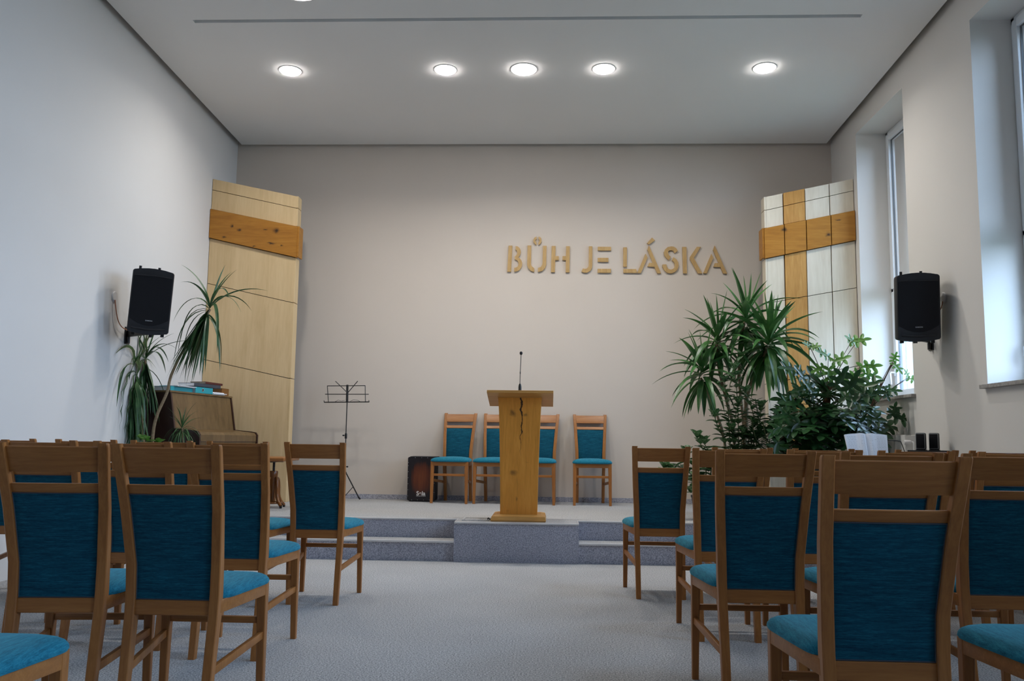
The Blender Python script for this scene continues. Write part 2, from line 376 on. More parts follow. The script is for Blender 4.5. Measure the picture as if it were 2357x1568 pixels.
# ground and lawn outside
struct(MB().box(XO, 60, -40, 60, -1.2, -1.0).build('floor', M['grass']))

# windows
def window(i, a, b):
    r = struct(bpy.data.objects.new('window_%d' % i, None)); C.objects.link(r); r.location = (XR, (a+b)/2, WZ0)
    h = (b-a)/2; H = WZ1-WZ0; x0, x1 = .31, .38
    zt = 1.13
    mb = MB()                                                # outer frame, with transom
    for (y0, y1, z0, z1) in ((-h, -h+.05, 0, H), (h-.05, h, 0, H), (-h, h, 0, .05), (-h, h, H-.05, H), (-h, h, zt-.03, zt+.03)):
        mb.box(x0, x1, y0, y1, z0, z1, be=.004)
    mb.build('window_frame', M['upvc'], r)
    for z0, z1 in ((.035, zt-.015), (zt+.015, H-.035)):
        mb = MB(); s0, s1 = -h+.035, h-.035; t = .065
        for (y0, y1, q0, q1) in ((s0, s0+t, z0, z1), (s1-t, s1, z0, z1), (s0+t, s1-t, z0, z0+t), (s0+t, s1-t, z1-t, z1)):
            mb.box(x0-.015, x1-.01, y0, y1, q0, q1, be=.005)
        s = mb.build('sash', M['upvc'], r)
        g = MB()
        for (y0, y1, q0, q1) in ((s0+t-.002, s0+t+.004, z0+t, z1-t), (s1-t-.004, s1-t+.002, z0+t, z1-t), (s0+t, s1-t, z0+t-.002, z0+t+.004), (s0+t, s1-t, z1-t-.004, z1-t+.002)):
            g.box(x0+.012, x0+.046, y0, y1, q0, q1)
        g.build('gasket', M['gasket'], s)
        gl = MB()
        for xx in (x0+.02, x0+.04): gl.add([(xx, s0+t-.01, z0+t-.01), (xx, s1-t+.01, z0+t-.01), (xx, s1-t+.01, z1-t+.01), (xx, s0+t-.01, z1-t+.01)], [(0, 1, 2, 3)])
        gl.build('glass_pane', M['glass'], s)
    hd = MB(); zz = .28; yy = h-.068
    hd.box(x0-.028, x0-.015, yy-.014, yy+.014, zz-.035, zz+.035, be=.004)
    hd.tube([(x0-.02, yy, zz), (x0-.06, yy, zz+.003), (x0-.068, yy, zz-.01), (x0-.066, yy, zz-.06), (x0-.062, yy, zz-.12)], [.009, .009, .010, .010, .008], 8)
    hd.build('window_handle', M['upvc'], r, smooth=True)
    MB().box(-.045, x0-.005, -h-.04, h+.04, -.03, 0, be=.004).build('window_sill', M['stone'], r)
    # roller shutter guide rails outside the pane
    g = MB(); g.box(.385, .405, h-.035, h-.002, 0, H); g.box(.385, .405, -h+.002, -h+.035, 0, H); g.box(.44, .46, h-.03, h-.002, 0, H); g.box(.44, .46, -h+.002, -h+.03, 0, H); g.box(.385, .48, -h+.001, h-.001, H-.16, H-.001)
    g.build('shutter_guide', M['upvc'], r)
    return r
for i, (a, b) in enumerate(WIN): window(i+1, a, b)

# ------------------------------------------------------------------ stage with steps
st = thing('stage', 'low grey carpeted stage with two wide steps beneath the back wall', 'stage', (0, YB-1, -.001))
MB().box(XL+.001, XR-.001, 7.53, YB-.001, .001, ZS, Matrix.Translation((0, -(YB-1), 0))).build('platform', M['carpet'], st)
PX0, PX1 = -.772, .25
oy = -(YB-1)
MB().box(PX0, PX1, 7.25+oy, 7.5295+oy, .0, ZS).build('pulpit_podium', M['carpet'], st)
for x0, x1 in ((XL+.001, PX0-.001), (PX1+.001, XR-.001)):
    MB().box(x0, x1, 7.27+oy, 7.5295+oy, .0, .1615).build('step', M['carpet'], st)
    MB().box(x0, x1, 7.267+oy, 7.27+oy, .0, .15).build('riser', M['carpet2'], st)
    MB().box(x0, x1, 7.522+oy, 7.5285+oy, .1616, ZS-.012).build('riser', M['carpet2'], st)
    MB().box(x0, x1, 7.252+oy, 7.29+oy, .150, .166, be=.003).build('nosing', M['alu'], st)
    MB().box(x0, x1, 7.512+oy, 7.55+oy, ZS-.012, ZS+.001, be=.003).build('nosing', M['alu'], st)
MB().box(PX0-.0008, PX1+.0008, 7.247+oy, 7.25+oy, 0, ZS-.012).build('riser', M['carpet2'], st)
MB().box(PX0, PX1, 7.236+oy, 7.275+oy, ZS-.012, ZS+.001, be=.003).build('nosing', M['alu'], st)
for x in (PX0, PX1): MB().box(x-.004, x+.004, 7.243+oy, 7.55+oy, ZS-.012, ZS+.001).build('nosing', M['alu'], st)
for x in (PX0, PX1): MB().box(x-.003, x+.003, 7.25+oy, 7.53+oy, .01, ZS-.012).build('riser', M['carpet2'], st)
MB().box(PX0-.004, PX0+.006, 7.243+oy, 7.249+oy, 0, ZS-.012).build('corner_trim', M['carpet2'], st)

# ------------------------------------------------------------------ ceiling lamps
LX = [(-2.502, .100, 'far left ceiling downlight, above the wooden panel by the left wall'), (-1.008, .100, 'second ceiling downlight from the left, just left of the big middle lamp'),
      (-.262, .118, 'largest ceiling downlight, in the middle of the row of five'), (.492, .100, 'round ceiling downlight just right of the big middle lamp'), (1.993, .100, 'far right ceiling downlight, nearest the windows')]
for x, r, lab in LX:
    y = 7.84; z = cz(y)
    t = thing('ceiling_downlight', lab, 'ceiling light', (x, y, z), 0, 'downlights over the stage'); t.rotation_euler = (-math.atan(CS), 0, 0)
    MB().lathe([(r-.004, .03), (r+.012, .03), (r+.012, -.003), (r+.006, -.006), (r-.004, -.004)], 40, cap=False).build('trim_ring', M['plate'], t, smooth=True)
    MB().lathe([(r-.003, .0), (r-.004, -.010), (r*.88, -.016), (r*.5, -.021), (.002, -.022)], 40).build('diffuser', M['lamp'], t, smooth=True)
    l = bpy.data.lights.new('downlight_beam', 'AREA'); l.shape = 'DISK'; l.size = 2*r-.02; l.energy = LAMP_W*(1.25 if r > .11 else 1); l.color = (1.0, .965, .90); l.spread = R_(152)
    lo = bpy.data.objects.new('downlight_beam', l); C.objects.link(lo); lo.parent = t; lo.location = (0, 0, -.024)
for rx_, ry_, lab in ((-1.99, 6.335, 'round ceiling lamp cut off by the top edge of the picture'), (-1.99, 2.5, 'unseen round ceiling lamp, added to light the left block of chairs'), (1.49, 2.5, 'unseen round ceiling lamp, added to light the right block of chairs')):  # two unseen lamps repeat the visible one, added to light the near chairs
  t = thing('round_ceiling_lamp', lab, 'ceiling light', (rx_, ry_, cz(ry_))); t.rotation_euler = (-math.atan(CS), 0, 0)
  MB().lathe([(.19, 0), (.205, -.004), (.205, -.05), (.195, -.055), (.17, -.055)], 40).build('housing', M['plate'], t, smooth=True)
  MB().lathe([(.175, -.05), (.172, -.06), (.12, -.066), (.002, -.068)], 40).build('diffuser', M['lamp2'], t, smooth=True)

# ------------------------------------------------------------------ chairs
def make_chair():
    r = thing('upholstered_chair', 'x', 'chair', (0, 0, 0), 0)
    # rear legs that rise into the back posts: z, outer half width, rear y, depth
    sec = [(0, .158, -.05, .033), (.2, .160, -.024, .037), (.38, .163, -.003, .042), (.46, .164, 0, .042), (.56, .166, -.006, .038), (.75, .177, -.050, .032), (.955, .1875, -.117, .026), (.967, .1878, -.121, .024), (.972, .186, -.121, .020)]
    for s in (-1, 1):
        rings = []
        for z, xo, yr, dp in sec:
            th = .034 if z > .3 else .031+z*.01
            a = s*xo; b = s*(xo-th); c = .003
            rings.append([(a, yr+c, z), (a, yr+dp-c, z), (a-s*c, yr+dp, z), (b+s*c, yr+dp, z), (b, yr+dp-c, z), (b, yr+c, z), (b+s*c, yr, z), (a-s*c, yr, z)])
        MB().loft(rings).build('leg', M['beech'], r, smooth=True)
    for s in (-1, 1):
        rings = []
        for z, w_ in ((0, .027), (.2, .031), (.44, .037)):
            a = s*.203; b = s*(.203-w_); y1 = .420; y0 = y1-w_; c = .003
            rings.append([(a, y0+c, z), (a, y1-c, z), (a-s*c, y1, z), (b+s*c, y1, z), (b, y1-c, z), (b, y0+c, z), (b+s*c, y0, z), (a-s*c, y0, z)])
        MB().loft(rings).build('leg', M['beech'], r, smooth=True)
    # apron
    mb = MB()
    for s in (-1, 1): mb.bar((s*.152, .02, .4175), (s*.193, .405, .4175), .022, .045, be=.002)
    mb.box(-.18, .18, .402, .422, .395, .44, be=.002)
    mb.build('apron', M['beechx'], r, smooth=True)
    def hx(z):                                               # inner half width of the back at height z
        for (z0, x0, *_), (z1, x1, *_) in zip(sec, sec[1:]):
            if z0 <= z <= z1: return x0+(x1-x0)*(z-z0)/(z1-z0)-.034
        return .15
    def yr(z):
        for (z0, _, y0, _), (z1, _, y1, _) in zip(sec, sec[1:]):
            if z0 <= z <= z1: return y0+(y1-y0)*(z-z0)/(z1-z0)
        return 0
    def rail(z0, z1, bow, th, y_in, arch=0, n=14):
        rings = []
        for i in range(n+1):
            t = i/n*2-1; b = bow*(1-t*t)
            h0, h1 = hx(z0)+.002, hx(z1)+.002; y0, y1 = yr(z0)+y_in-b, yr(z1)+y_in-b; zz = z1+arch*(1-t*t)
            c = .003
            rings.append([(t*h0, y0, z0+c), (t*h0, y0+c, z0), (t*h0, y0+th-c, z0), (t*h0, y0+th, z0+c), (t*h1, y1+th, zz-c), (t*h1, y1+th-c, zz), (t*h1, y1+c, zz), (t*h1, y1, zz-c)])
        return MB().loft(rings)
    rail(.873, .960, .012, .018, .012).build('top_rail', M['beechx'], r, smooth=True)
    rail(.8015, .834, .010, .022, .011).build('cross_rail', M['beechx'], r, smooth=True)
    rail(.388, .438, 0, .024, .008).build('lower_rail', M['beechx'], r, smooth=True)
    # upholstered back panel, slightly padded both ways
    n, k = 12, 12; F1 = []; B1 = []
    for i in range(k+1):
        z = .439+(.8005-.439)*i/k; tz = i/k*2-1
        rowf = []; rowb = []
        for j in range(n+1):
            t = j/n*2-1; x = t*(hx(z)+.001); e = (1-t**6)*(1-tz**6)
            bow = .008*(1-t*t)*max(0, (z-.5)/.3)
            rowb.append((x, yr(z)+.013-bow-.004*e, z)); rowf.append((x, yr(z)+.027-bow+.016*e, z))
        F1.append(rowf); B1.append(rowb)
    mb = MB(); N = (n+1)*(k+1); mb.v = [p_ for r0 in B1 for p_ in r0]+[p_ for r0 in F1 for p_ in r0]
    for i in range(k):
        for j in range(n):
            a = i*(n+1)+j; mb.f += [(a, a+1, a+n+2, a+n+1), (N+a, N+a+n+1, N+a+n+2, N+a+1)]
    for i in range(k):
        for j in (0, n):
            a = i*(n+1)+j; mb.f.append((a, a+n+1, N+a+n+1, N+a))
    for j in range(n):
        for i in (0, k):
            a = i*(n+1)+j; mb.f.append((a, a+1, N+a+1, N+a))
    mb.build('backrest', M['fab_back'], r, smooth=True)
    mb = MB()                                                # dark welt line around the panel, seen from behind
    for s in (-1, 1): mb.tube([(s*(hx(z)-.0005), yr(z)+.012, z) for z in (.441, .5, .56, .65, .75, .799)], .0022, 6)
    for z in (.4405, .7995): mb.tube([(t*hx(z), yr(z)+.012-(.008*(1-t*t) if z > .6 else 0), z) for t in (-1, -.6, -.2, .2, .6, 1)], .0022, 6)
    mb.build('welt', M['navy'], r)
    # seat cushion
    mb = MB(); rings = []; n = 48
    def outline(sc, z, dome=0):
        pts = []
        for j in range(n):
            a = 2*PI*j/n; ca, sa = math.cos(a), math.sin(a); e = 2/7.0
            ux = math.copysign(abs(ca)**e, ca); uy = math.copysign(abs(sa)**e, sa)
            yy = .231+uy*.203*sc; hw = .172+(.217-.172)*min(1, max(0, yy/.40))
            pts.append((ux*hw*sc, yy+.008, z))
        return pts
    prof = [(.93, .436), (.985, .439), (1.0, .447), (.992, .456), (.96, .466), (.90, .474), (.80, .481), (.62, .487), (.4, .491), (.15, .493), (.02, .4935)]
    # widest point sits low, as on a stuffed seat
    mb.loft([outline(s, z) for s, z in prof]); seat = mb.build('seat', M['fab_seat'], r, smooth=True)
    # stretchers
    MB().box(-.175, .175, .392, .410, .287, .312, be=.002).build('stretcher', M['beechx'], r, smooth=True)
    for s in (-1, 1): MB().bar((s*.147, -.005, .205), (s*.189, .40, .245), .018, .028, be=.002).build('stretcher', M['beech'], r, smooth=True)
    return r
chair = make_chair(); index_kids()
chair_used = [False]
def place_chair(x, y, z, deg, label, group):
    if not chair_used[0]: c = chair; chair_used[0] = True
    else: c = copy_tree(chair)
    c.location = (x, y, z); c.rotation_euler = (0, 0, R_(deg)); tag(c, label, 'chair', group); return c
GL, GR, GS = 'chairs in the left block of seats', 'chairs in the right block of seats', 'chairs along the wall on the stage'
CH = [
 (-1.416, 5.332, 0, 'turquoise chair in the left block, front row, on the aisle'),
 (-1.850, 5.22, 0, 'turquoise chair in the left block, front row, second from the aisle'),
 (-2.312, 5.22, 0, 'turquoise chair in the left block, front row, below the small spiky plant'),
 (-2.79, 5.25, 0, 'turquoise chair in the left block, front row, second from the left wall'),
 (-3.29, 5.25, 0, 'turquoise chair in the left block, front row, nearest the left wall'),
 (-1.458, 4.011, 0, 'turquoise chair in the left block, second row, on the aisle'),
 (-1.97, 4.155, 0, 'turquoise chair in the left block, second row, second from the aisle'),
 (-2.48, 4.25, 0, 'turquoise chair in the left block, second row, at the left picture edge'),
 (-1.287, 2.994, 0, 'large near turquoise chair in the left block, third row, on the aisle'),
 (-1.695, 2.994, 6, 'large near turquoise chair cut by the left picture edge, back in view'),
 (-1.455, 1.88, 0, 'nearest chair at bottom left, only the corner of its turquoise seat showing')]
for x, y, d, lab in CH: place_chair(x, y, 0, d, lab, GL)
CH = [
 (.725, 5.755, 0, 'turquoise chair in the right block, front row, on the aisle'),
 (1.208, 5.60, 0, 'turquoise chair in the right block, front row, second from the aisle'),
 (1.69, 5.55, 0, 'turquoise chair in the right block, front row, third from the aisle'),
 (2.293, 5.50, 0, 'turquoise chair in the right block, front row, below the two small black speakers'),
 (2.735, 5.50, 0, 'turquoise chair in the right block, front row, nearest the window wall'),
 (.922, 4.596, 0, 'turquoise chair in the right block, second row, on the aisle'),
 (1.395, 4.578, 0, 'turquoise chair in the right block, second row, second from the aisle'),
 (1.837, 4.55, 0, 'turquoise chair in the right block, second row, third from the aisle'),
 (2.327, 4.55, 0, 'turquoise chair in the right block, second row, cut by the right picture edge'),
 (.82, 3.443, 0, 'turquoise chair in the right block, third row, on the aisle'),
 (1.279, 3.42, 0, 'turquoise chair in the right block, third row, mostly hidden by the largest one'),
 (1.723, 3.419, 0, 'turquoise chair in the right block, third row, cut by the right picture edge'),
 (.88, 2.361, 0, 'nearest and largest chair back in the picture, wood and turquoise, lower right'),
 (1.415, 2.28, 0, 'nearest chair at the right picture edge, only its turquoise seat showing')]
for x, y, d, lab in CH: place_chair(x, y, 0, d, lab, GR)
for x, d, lab in ((-1.030, 173, 'turquoise chair on the stage beside the cajon, leftmost of the four'), (-.578, 173.5, 'turquoise chair on the stage half hidden behind the left side of the pulpit'),
                  (-.105, 173, 'turquoise chair on the stage half hidden behind the right side of the pulpit'), (.462, 180.5, 'turquoise chair standing alone on the stage, rightmost of the four')):
    a = R_(d); place_chair(x+.2*math.sin(a), 9.466-.205*math.cos(a), ZS, d, lab, GS)

# ------------------------------------------------------------------ slanted wooden wall panels
YP = 9.10
def zline(kind, x, side):
    """height of a slanted joint at x; the joints fall 11.5 degrees towards the middle of the room"""
    return 0
sl = .2
def panel_piece(mb, x0, x1, za0, za1, zb0, zb1, y0, y1):
    """x0..x1; at x0 from za0 to za1, at x1 from zb0 to zb1"""
    v = [(x0, y0, za0), (x0, y0, za1), (x1, y0, zb1), (x1, y0, zb0), (x0, y1, za0), (x0, y1, za1), (x1, y1, zb1), (x1, y1, zb0)]
    mb.add(v, [(0, 1, 2, 3), (4, 7, 6, 5), (0, 4, 5, 1), (1, 5, 6, 2), (2, 6, 7, 3), (3, 7, 4, 0)])
def line_at(pl, pr):
    """a joint through two points of the photograph on the panel's front plane -> height as a function of x"""
    a = at(*pl, YP); b = at(*pr, YP); k = (b.z-a.z)/(b.x-a.x); return lambda x: a.z+k*(x-a.x)
base = lambda x: ZS
g = .0065
def big_panel(name, label, cols, colmat, joints, band, side, xin, xout):
    """cols: x boundaries from the middle-of-room side to the wall; joints: heights; band: pair of joints of the oak band"""
    r = thing(name, label, 'wall panel', (0, YP, 0))
    # dark carrier behind the joints
    cx0, cx1 = sorted((xin, xout)); top = joints[-1]
    mb = MB(); panel_piece(mb, cx0+.004, cx1-.004, ZS, top(cx0+.004)-.006, ZS, top(cx1-.004)-.006, .022, .13); mb.build('carrier', M['joint'], r)
    for ci in range(len(cols)-1):
        a, b = sorted((cols[ci], cols[ci+1])); a += g/2 if ci or side < 0 else 0; e_ = 0 if (ci == 0 and side < 0) else g
        for ji in range(len(joints)-1):
            lo, hi = joints[ji], joints[ji+1]
            isb = (ji == band); mt = M['oak_band'] if isb else colmat[ci]
            proud = -.028 if isb else (-.008 if colmat[ci] is M['oak_plain'] else 0)
            mb = MB(); aa, bb = a, b-e_
            if isb:
                if ci == 0: (aa, bb) = (a, b+.03) if side < 0 else (a-.03, b-g)
            g2 = g if ji else 0
            panel_piece(mb, aa, bb, lo(aa)+g2, hi(aa), lo(bb)+g2, hi(bb), proud, .02)
            mb.build('oak_board' if mt is not colmat[0] and mt is not M['maple'] and mt is not M['maple2'] else 'panel_board', mt, r)
    # end face towards the middle of the room, boards of the same heights
    for ji in range(len(joints)-1):
        lo, hi = joints[ji], joints[ji+1]; isb = (ji == band); x = xin; mb = MB(); g2 = g if ji else 0
        w_ = .02; o_ = .03 if isb else 0
        xa, xb = (x-.001+o_, x+w_+o_) if side < 0 else (x-w_-o_, x+.001-o_)
        z0, z1 = lo(x)+g2, hi(x)
        mb.box(xa, xb, .0 if not isb else -.02, .13, z0, z1, be=.003); mb.build('end_board', M['oak_band'] if isb else colmat[0], r)
    return r
JL = [base] + [line_at(a, b) for a, b in (((468, 828), (688, 877)), ((477, 653), (697, 703)), ((482, 549), (697, 598)), ((485, 482), (700, 526)), ((490, 438), (700, 484)), ((490, 412), (702, 456)))]
big_panel('wooden_wall_panel', 'tall pale wooden panel with one knotty oak band, by the left wall', [-2.772, XL+.002], [M['maple']], JL, 3, -1, -2.772, XL+.002)
JR = [base] + [line_at(a, b) for a, b in (((1802, 878), (1960, 846)), ((1735, 704), (1972, 663)), ((1732, 603), (1968, 555)), ((1730, 533), (1966, 486)), ((1735, 491), (1963, 440)), ((1735, 459), (1963, 412)))]
big_panel('wooden_wall_panel', 'tall pale wooden panel with an oak cross, by the window wall', [2.297, 2.478, 2.708, 2.967, XR-.002], [M['maple2'], M['oak_plain'], M['maple2'], M['maple2']], JR, 3, 1, 2.295, XR-.002)

# ------------------------------------------------------------------ lettering on the back wall
def LP(zx, zy): return (-.491+(zx-255)*.001303, 2.921+(488-zy)*.001346)
def arc(cx, cy, r0, r1, a0, a1, n=14, sy=1):
    pts = [(cx+r1*math.cos(R_(a0+(a1-a0)*i/n)), cy-r1*sy*math.sin(R_(a0+(a1-a0)*i/n))) for i in range(n+1)]
    return pts+[(cx+r0*math.cos(R_(a1+(a0-a1)*i/n)), cy-r0*sy*math.sin(R_(a1+(a0-a1)*i/n))) for i in range(n+1)]
def letter(label, polys):
    T_ = Matrix(((1, 0, 0, 0), (0, 0, -1, 0), (0, 1, 0, 0), (0, 0, 0, 1))); x0, z0 = LP(*polys[0][0])
    if len(polys) == 1: o = MB().prism([(a-x0, b-z0) for a, b in [LP(*v) for v in polys[0]]], 0, .022, T_).build('wooden_letter', M['oak_letter'], loc=(x0, YB-.001, z0))
    else:
        o = thing('wooden_letter', label, 'letter', (x0, YB-.001, z0))
        for p_ in polys: MB().prism([(a-x0, b-z0) for a, b in [LP(*v) for v in p_]], 0, .022, T_).build('stroke', M['oak_letter'], o)
    return tag(o, label, 'letter', 'wooden letters on the back wall')
L_ = lambda s: 'stencil-cut wooden letter %s' % s
# B
bowl1 = [(325, 262)]+[(325+ (47*math.sin(t)), 310-(48*math.cos(t))) for t in [i/10*PI*.93 for i in range(11)]]
bowl1 = [(326, 262), (345, 265), (360, 277), (370, 295), (373, 312), (369, 334), (360, 350), (351, 360), (366, 370), (379, 388), (386, 408), (385, 430), (376, 452), (360, 472), (340, 482), (316, 485), (316, 452), (333, 449), (346, 440), (353, 425), (354, 410), (349, 395), (338, 384), (320, 378), (320, 352), (331, 345), (339, 332), (341, 318), (338, 303), (326, 293)]
letter(L_('B, first of the wall lettering'), [[(264, 258), (297, 258), (288, 486), (255, 486)], bowl1])
letter(L_('U with a ring above it'), [[(432, 256), (465, 256), (464, 420), (471, 438), (493, 455), (492, 487), (462, 476), (441, 455), (430, 425)],
        [(568, 259), (600, 259), (598, 425), (586, 455), (562, 478), (526, 487), (525, 453), (550, 443), (563, 424), (566, 405)],
        [(510, 177), (510, 200), (504, 206), (501, 214), (504, 223), (510, 230), (510, 251), (496, 243), (484, 228), (482, 205), (492, 188)],
        [(528, 177), (544, 184), (554, 198), (555, 225), (544, 243), (527, 252), (527, 230), (534, 222), (536, 214), (534, 206), (528, 200)]])
letter(L_('H between the ringed U and the J'), [[(645, 260), (680, 260), (678, 348), (709, 348), (708, 382), (677, 384), (674, 488), (641, 488)], [(773, 262), (805, 262), (803, 489), (770, 489), (771, 384), (740, 382), (742, 348), (772, 348)]])
letter(L_('J, first of the middle word'), [[(973, 262), (1004, 262), (1003, 430), (999, 455), (985, 476), (958, 491), (930, 490), (909, 482), (921, 454), (938, 459), (954, 456), (967, 443), (972, 425)]])
letter(L_('E made of three bars'), [[(1052, 266), (1168, 266), (1168, 298), (1051, 298)], [(1051, 362), (1145, 362), (1144, 397), (1051, 396)], [(1050, 457), (1167, 457), (1166, 491), (1050, 491)]])
letter(L_('L, first of the last word'), [[(1275, 270), (1307, 270), (1305, 439), (1275, 439)], [(1276, 458), (1386, 458), (1395, 491), (1276, 491)]])
def A_(dx, acc):
    p_ = [[(1470+dx, 324), (1487+dx, 360), (1428+dx, 492), (1397+dx, 492)], [(1500+dx, 253), (1604+dx, 494), (1571+dx, 494), (1547+dx, 438), (1486+dx, 436), (1500+dx, 404), (1533+dx, 404), (1485+dx, 290)]]
    if acc: p_.append([(1527, 184), (1553, 208), (1500, 246), (1483, 234)])
    return p_
letter(L_('A with an acute accent'), A_(0, True))
s1 = arc(1692, 322, 29, 62, 30, 228, 18); s2 = arc(1688, 424, 29, 69, 52, -172, 18)
s1 = [(1752, 300), (1738, 276), (1716, 263), (1692, 261), (1664, 267), (1641, 286), (1630, 312), (1634, 340), (1650, 362), (1673, 381), (1690, 350), (1676, 340), (1667, 322), (1668, 306), (1680, 295), (1697, 293), (1712, 300), (1723, 320)]
s2 = [(1713, 354), (1739, 372), (1754, 398), (1757, 428), (1748, 460), (1724, 483), (1692, 494), (1657, 489), (1632, 468), (1617, 436), (1618, 418), (1650, 416), (1654, 438), (1668, 456), (1690, 462), (1710, 455), (1723, 437), (1724, 414), (1716, 396), (1699, 382)]
letter(L_('S after the accented A'), [s1, s2])
letter(L_('K before the last A'), [[(1791, 265), (1827, 265), (1829, 494), (1797, 494)], [(1917, 264), (1954, 264), (1890, 360), (1961, 493), (1924, 493), (1856, 372), (1856, 352)]])
letter(L_('A without an accent, last of the wall lettering'), A_(573, False))

# ------------------------------------------------------------------ pulpit
pu = thing('pulpit', 'oak pulpit with slanted reading top at the front edge of the stage', 'pulpit', (-.250, 7.56, ZS))
# base: flared plinth
MB().loft([[(-.228, -.235, 0), (.228, -.235, 0), (.228, .235, 0), (-.228, .235, 0)], [(-.232, -.238, .012), (.232, -.238, .012), (.232, .238, .012), (-.232, .238, .012)], [(-.222, -.225, .042), (.222, -.225, .042), (.222, .225, .042), (-.222, .225, .042)], [(-.188, -.135, .052), (.188, -.135, .052), (.188, .17, .052), (-.188, .17, .052)]]).build('base', M['oakx'], pu)
rings = []
for z, w_, yf in ((.052, .157, -.13), (.3, .160, -.128), (.55, .166, -.126), (.75, .172, -.124), (.9, .178, -.122), (1.0, .184, -.120), (1.045, .190, -.118)):
    rings.append([(-w_, yf, z), (w_, yf, z), (w_, .12, z), (-w_, .12, z)])
mb = MB().loft(rings); col_ = mb.build('column', M['oak'], pu)
# object coordinates of the oak material are room heights: shift the mesh of the column
for v in col_.data.vertices: v.co.z += ZS
col_.location.z = -ZS
MB().box(-.192, .192, -.15, .14, 1.045, 1.062, be=.002).build('cap', M['oakx'], pu)
mt = Matrix.Translation((0.005, -.252, 1.085)) @ Matrix.Rotation(-R_(13.5), 4, 'X')
MB().box(-.282, .282, 0, .42, -.012, .012, mt, be=.002).build('reading_top', M['oakx'], pu)
# microphone on the pulpit
mi = thing('gooseneck_microphone', 'thin black gooseneck microphone standing on the pulpit top', 'microphone', (-.250, 7.40, 1.400))
MB().lathe([(.0125, 0), (.0135, .004), (.0135, .05), (.0115, .066), (.008, .078), (.004, .083)], 16).build('holder', M['blackm'], mi, smooth=True)
MB().tube([(0, 0, .08), (.001, .003, .16), (.004, 0, .25), (.007, -.004, .335)], .003, 8).build('gooseneck', M['blackm'], mi, smooth=True)
MB().lathe([(.0038, 0), (.0045, .002), (.0045, .018), (.0038, .02)], 10, Matrix.Translation((.0015, .002, .165))).build('joint_ring', M['blackm'], mi, smooth=True)
MB().lathe([(.002, -.017), (.009, -.014), (.0125, -.005), (.0125, .004), (.009, .011), (.002, .014)], 16, Matrix.Translation((.007, -.004, .345))).build('foam_windscreen', M['black'], mi, smooth=True)
# floor box and cable
fb = thing('floor_socket_box', 'flat grey floor socket frame sunk in the podium left of the pulpit', 'floor socket', (-.612, 7.50, ZS))
mb = MB(); mb.box(-.115, -.100, -.12, .12, 0, .005); mb.box(.085, .115, -.12, .12, 0, .005); mb.box(-.1, .1, .105, .12, 0, .005); mb.build('frame', M['slot'], fb)
MB().box(-.099, .084, -.12, .105, 0, .003).build('lid', M['carpet'], fb)
tag(MB().tube([(-.512, 7.44, ZS+.010), (-.505, 7.42, ZS+.020), (-.488, 7.40, ZS+.010), (-.478, 7.40, ZS+.006)], .0055, 8).build('cable', M['black'], smooth=True), 'short black cable running from the floor socket to the pulpit base', 'cable')

# ------------------------------------------------------------------ music stand
ms = thing('music_stand', 'black folding music stand on tripod legs, by the back wall', 'music stand', (-2.226, 9.47, ZS))
MB().tube([(0, 0, .03), (0, 0, .30)], .011, 10).build('pole', M['blackm'], ms, smooth=True)
MB().tube([(0, 0, .30), (0, 0, .62)], .0075, 10).build('pole', M['blackm'], ms, smooth=True)
MB().tube([(0, 0, .62), (-.0, 0, 1.20)], .0055, 10).build('pole', M['blackm'], ms, smooth=True)
MB().tube([(0, 0, .305), (0, 0, .345)], .009, 10).build('collar', M['steel'], ms, smooth=True)
for z, s in ((.36, 1), (.70, -1)):
    mb = MB().lathe([(.012, -.03), (.013, -.025), (.013, .02), (.009, .03)], 12, Matrix.Translation((0, 0, z)))
    mb.tube([(0, 0, z+.005), (s*.028, -.004, z+.005)], .0045, 8); mb.tube([(s*.028, -.012, z+.005), (s*.028, .006, z+.005)], .009, 8); mb.build('clamp_knob', M['black'], ms, smooth=True)
MB().lathe([(.02, .285), (.022, .29), (.022, .305), (.014, .312)], 14).build('hub', M['black'], ms, smooth=True)
for a in (40, 160, 265):
    ca, sa = math.cos(R_(a)), math.sin(R_(a))
    l = MB().tube([(.018*ca, .018*sa, .295), (.19*ca, .19*sa, .012)], .0065, 8).build('leg', M['blackm'], ms, smooth=True)
    MB().tube([(.178*ca, .178*sa, .03), (.198*ca, .198*sa, .009)], .0095, 8).build('rubber_foot', M['black'], l, smooth=True)
    MB().tube([(.0, .0, .035), (.108*ca, .108*sa, .145)], .0042, 6).build('brace', M['blackm'], ms, smooth=True)
DT = Matrix.Translation((0, 0, 1.065)) @ Matrix.Rotation(R_(-1.0), 4, 'Y') @ Matrix.Rotation(-R_(14), 4, 'X')
mb = MB()
def tb(*pts, r=.0045): mb.tube([DT @ Vector(p_) for p_ in pts], r, 6)
tb((-.250, -.02, 0), (.250, -.02, 0), r=.006); tb((-.253, 0, .098), (.235, 0, .094)); tb((-.232, 0, .195), (.188, 0, .195))
tb((-.236, 0, .197), (-.207, 0, 0)); tb((.188, 0, .197), (.204, 0, 0))
tb((-.245, -.05, .01), (-.25, -.02, 0), r=.004); tb((.25, -.05, .01), (.25, -.02, 0), r=.004)
mb.build('desk', M['blackm'], ms, smooth=True)
mb = MB(); mb.box(-.012, .012, -.010, .008, 0, .205, DT @ Matrix.Rotation(R_(-3), 4, 'Y'), be=.003); mb.build('desk_spine', M['blackm'], ms)
for s, x in ((-1, -.145), (1, .105)):
    MB().tube([DT @ Vector((0, -.006, .11)), DT @ Vector((x, -.012, .245))], .005, 6).build('page_arm', M['blackm'], ms, smooth=True)
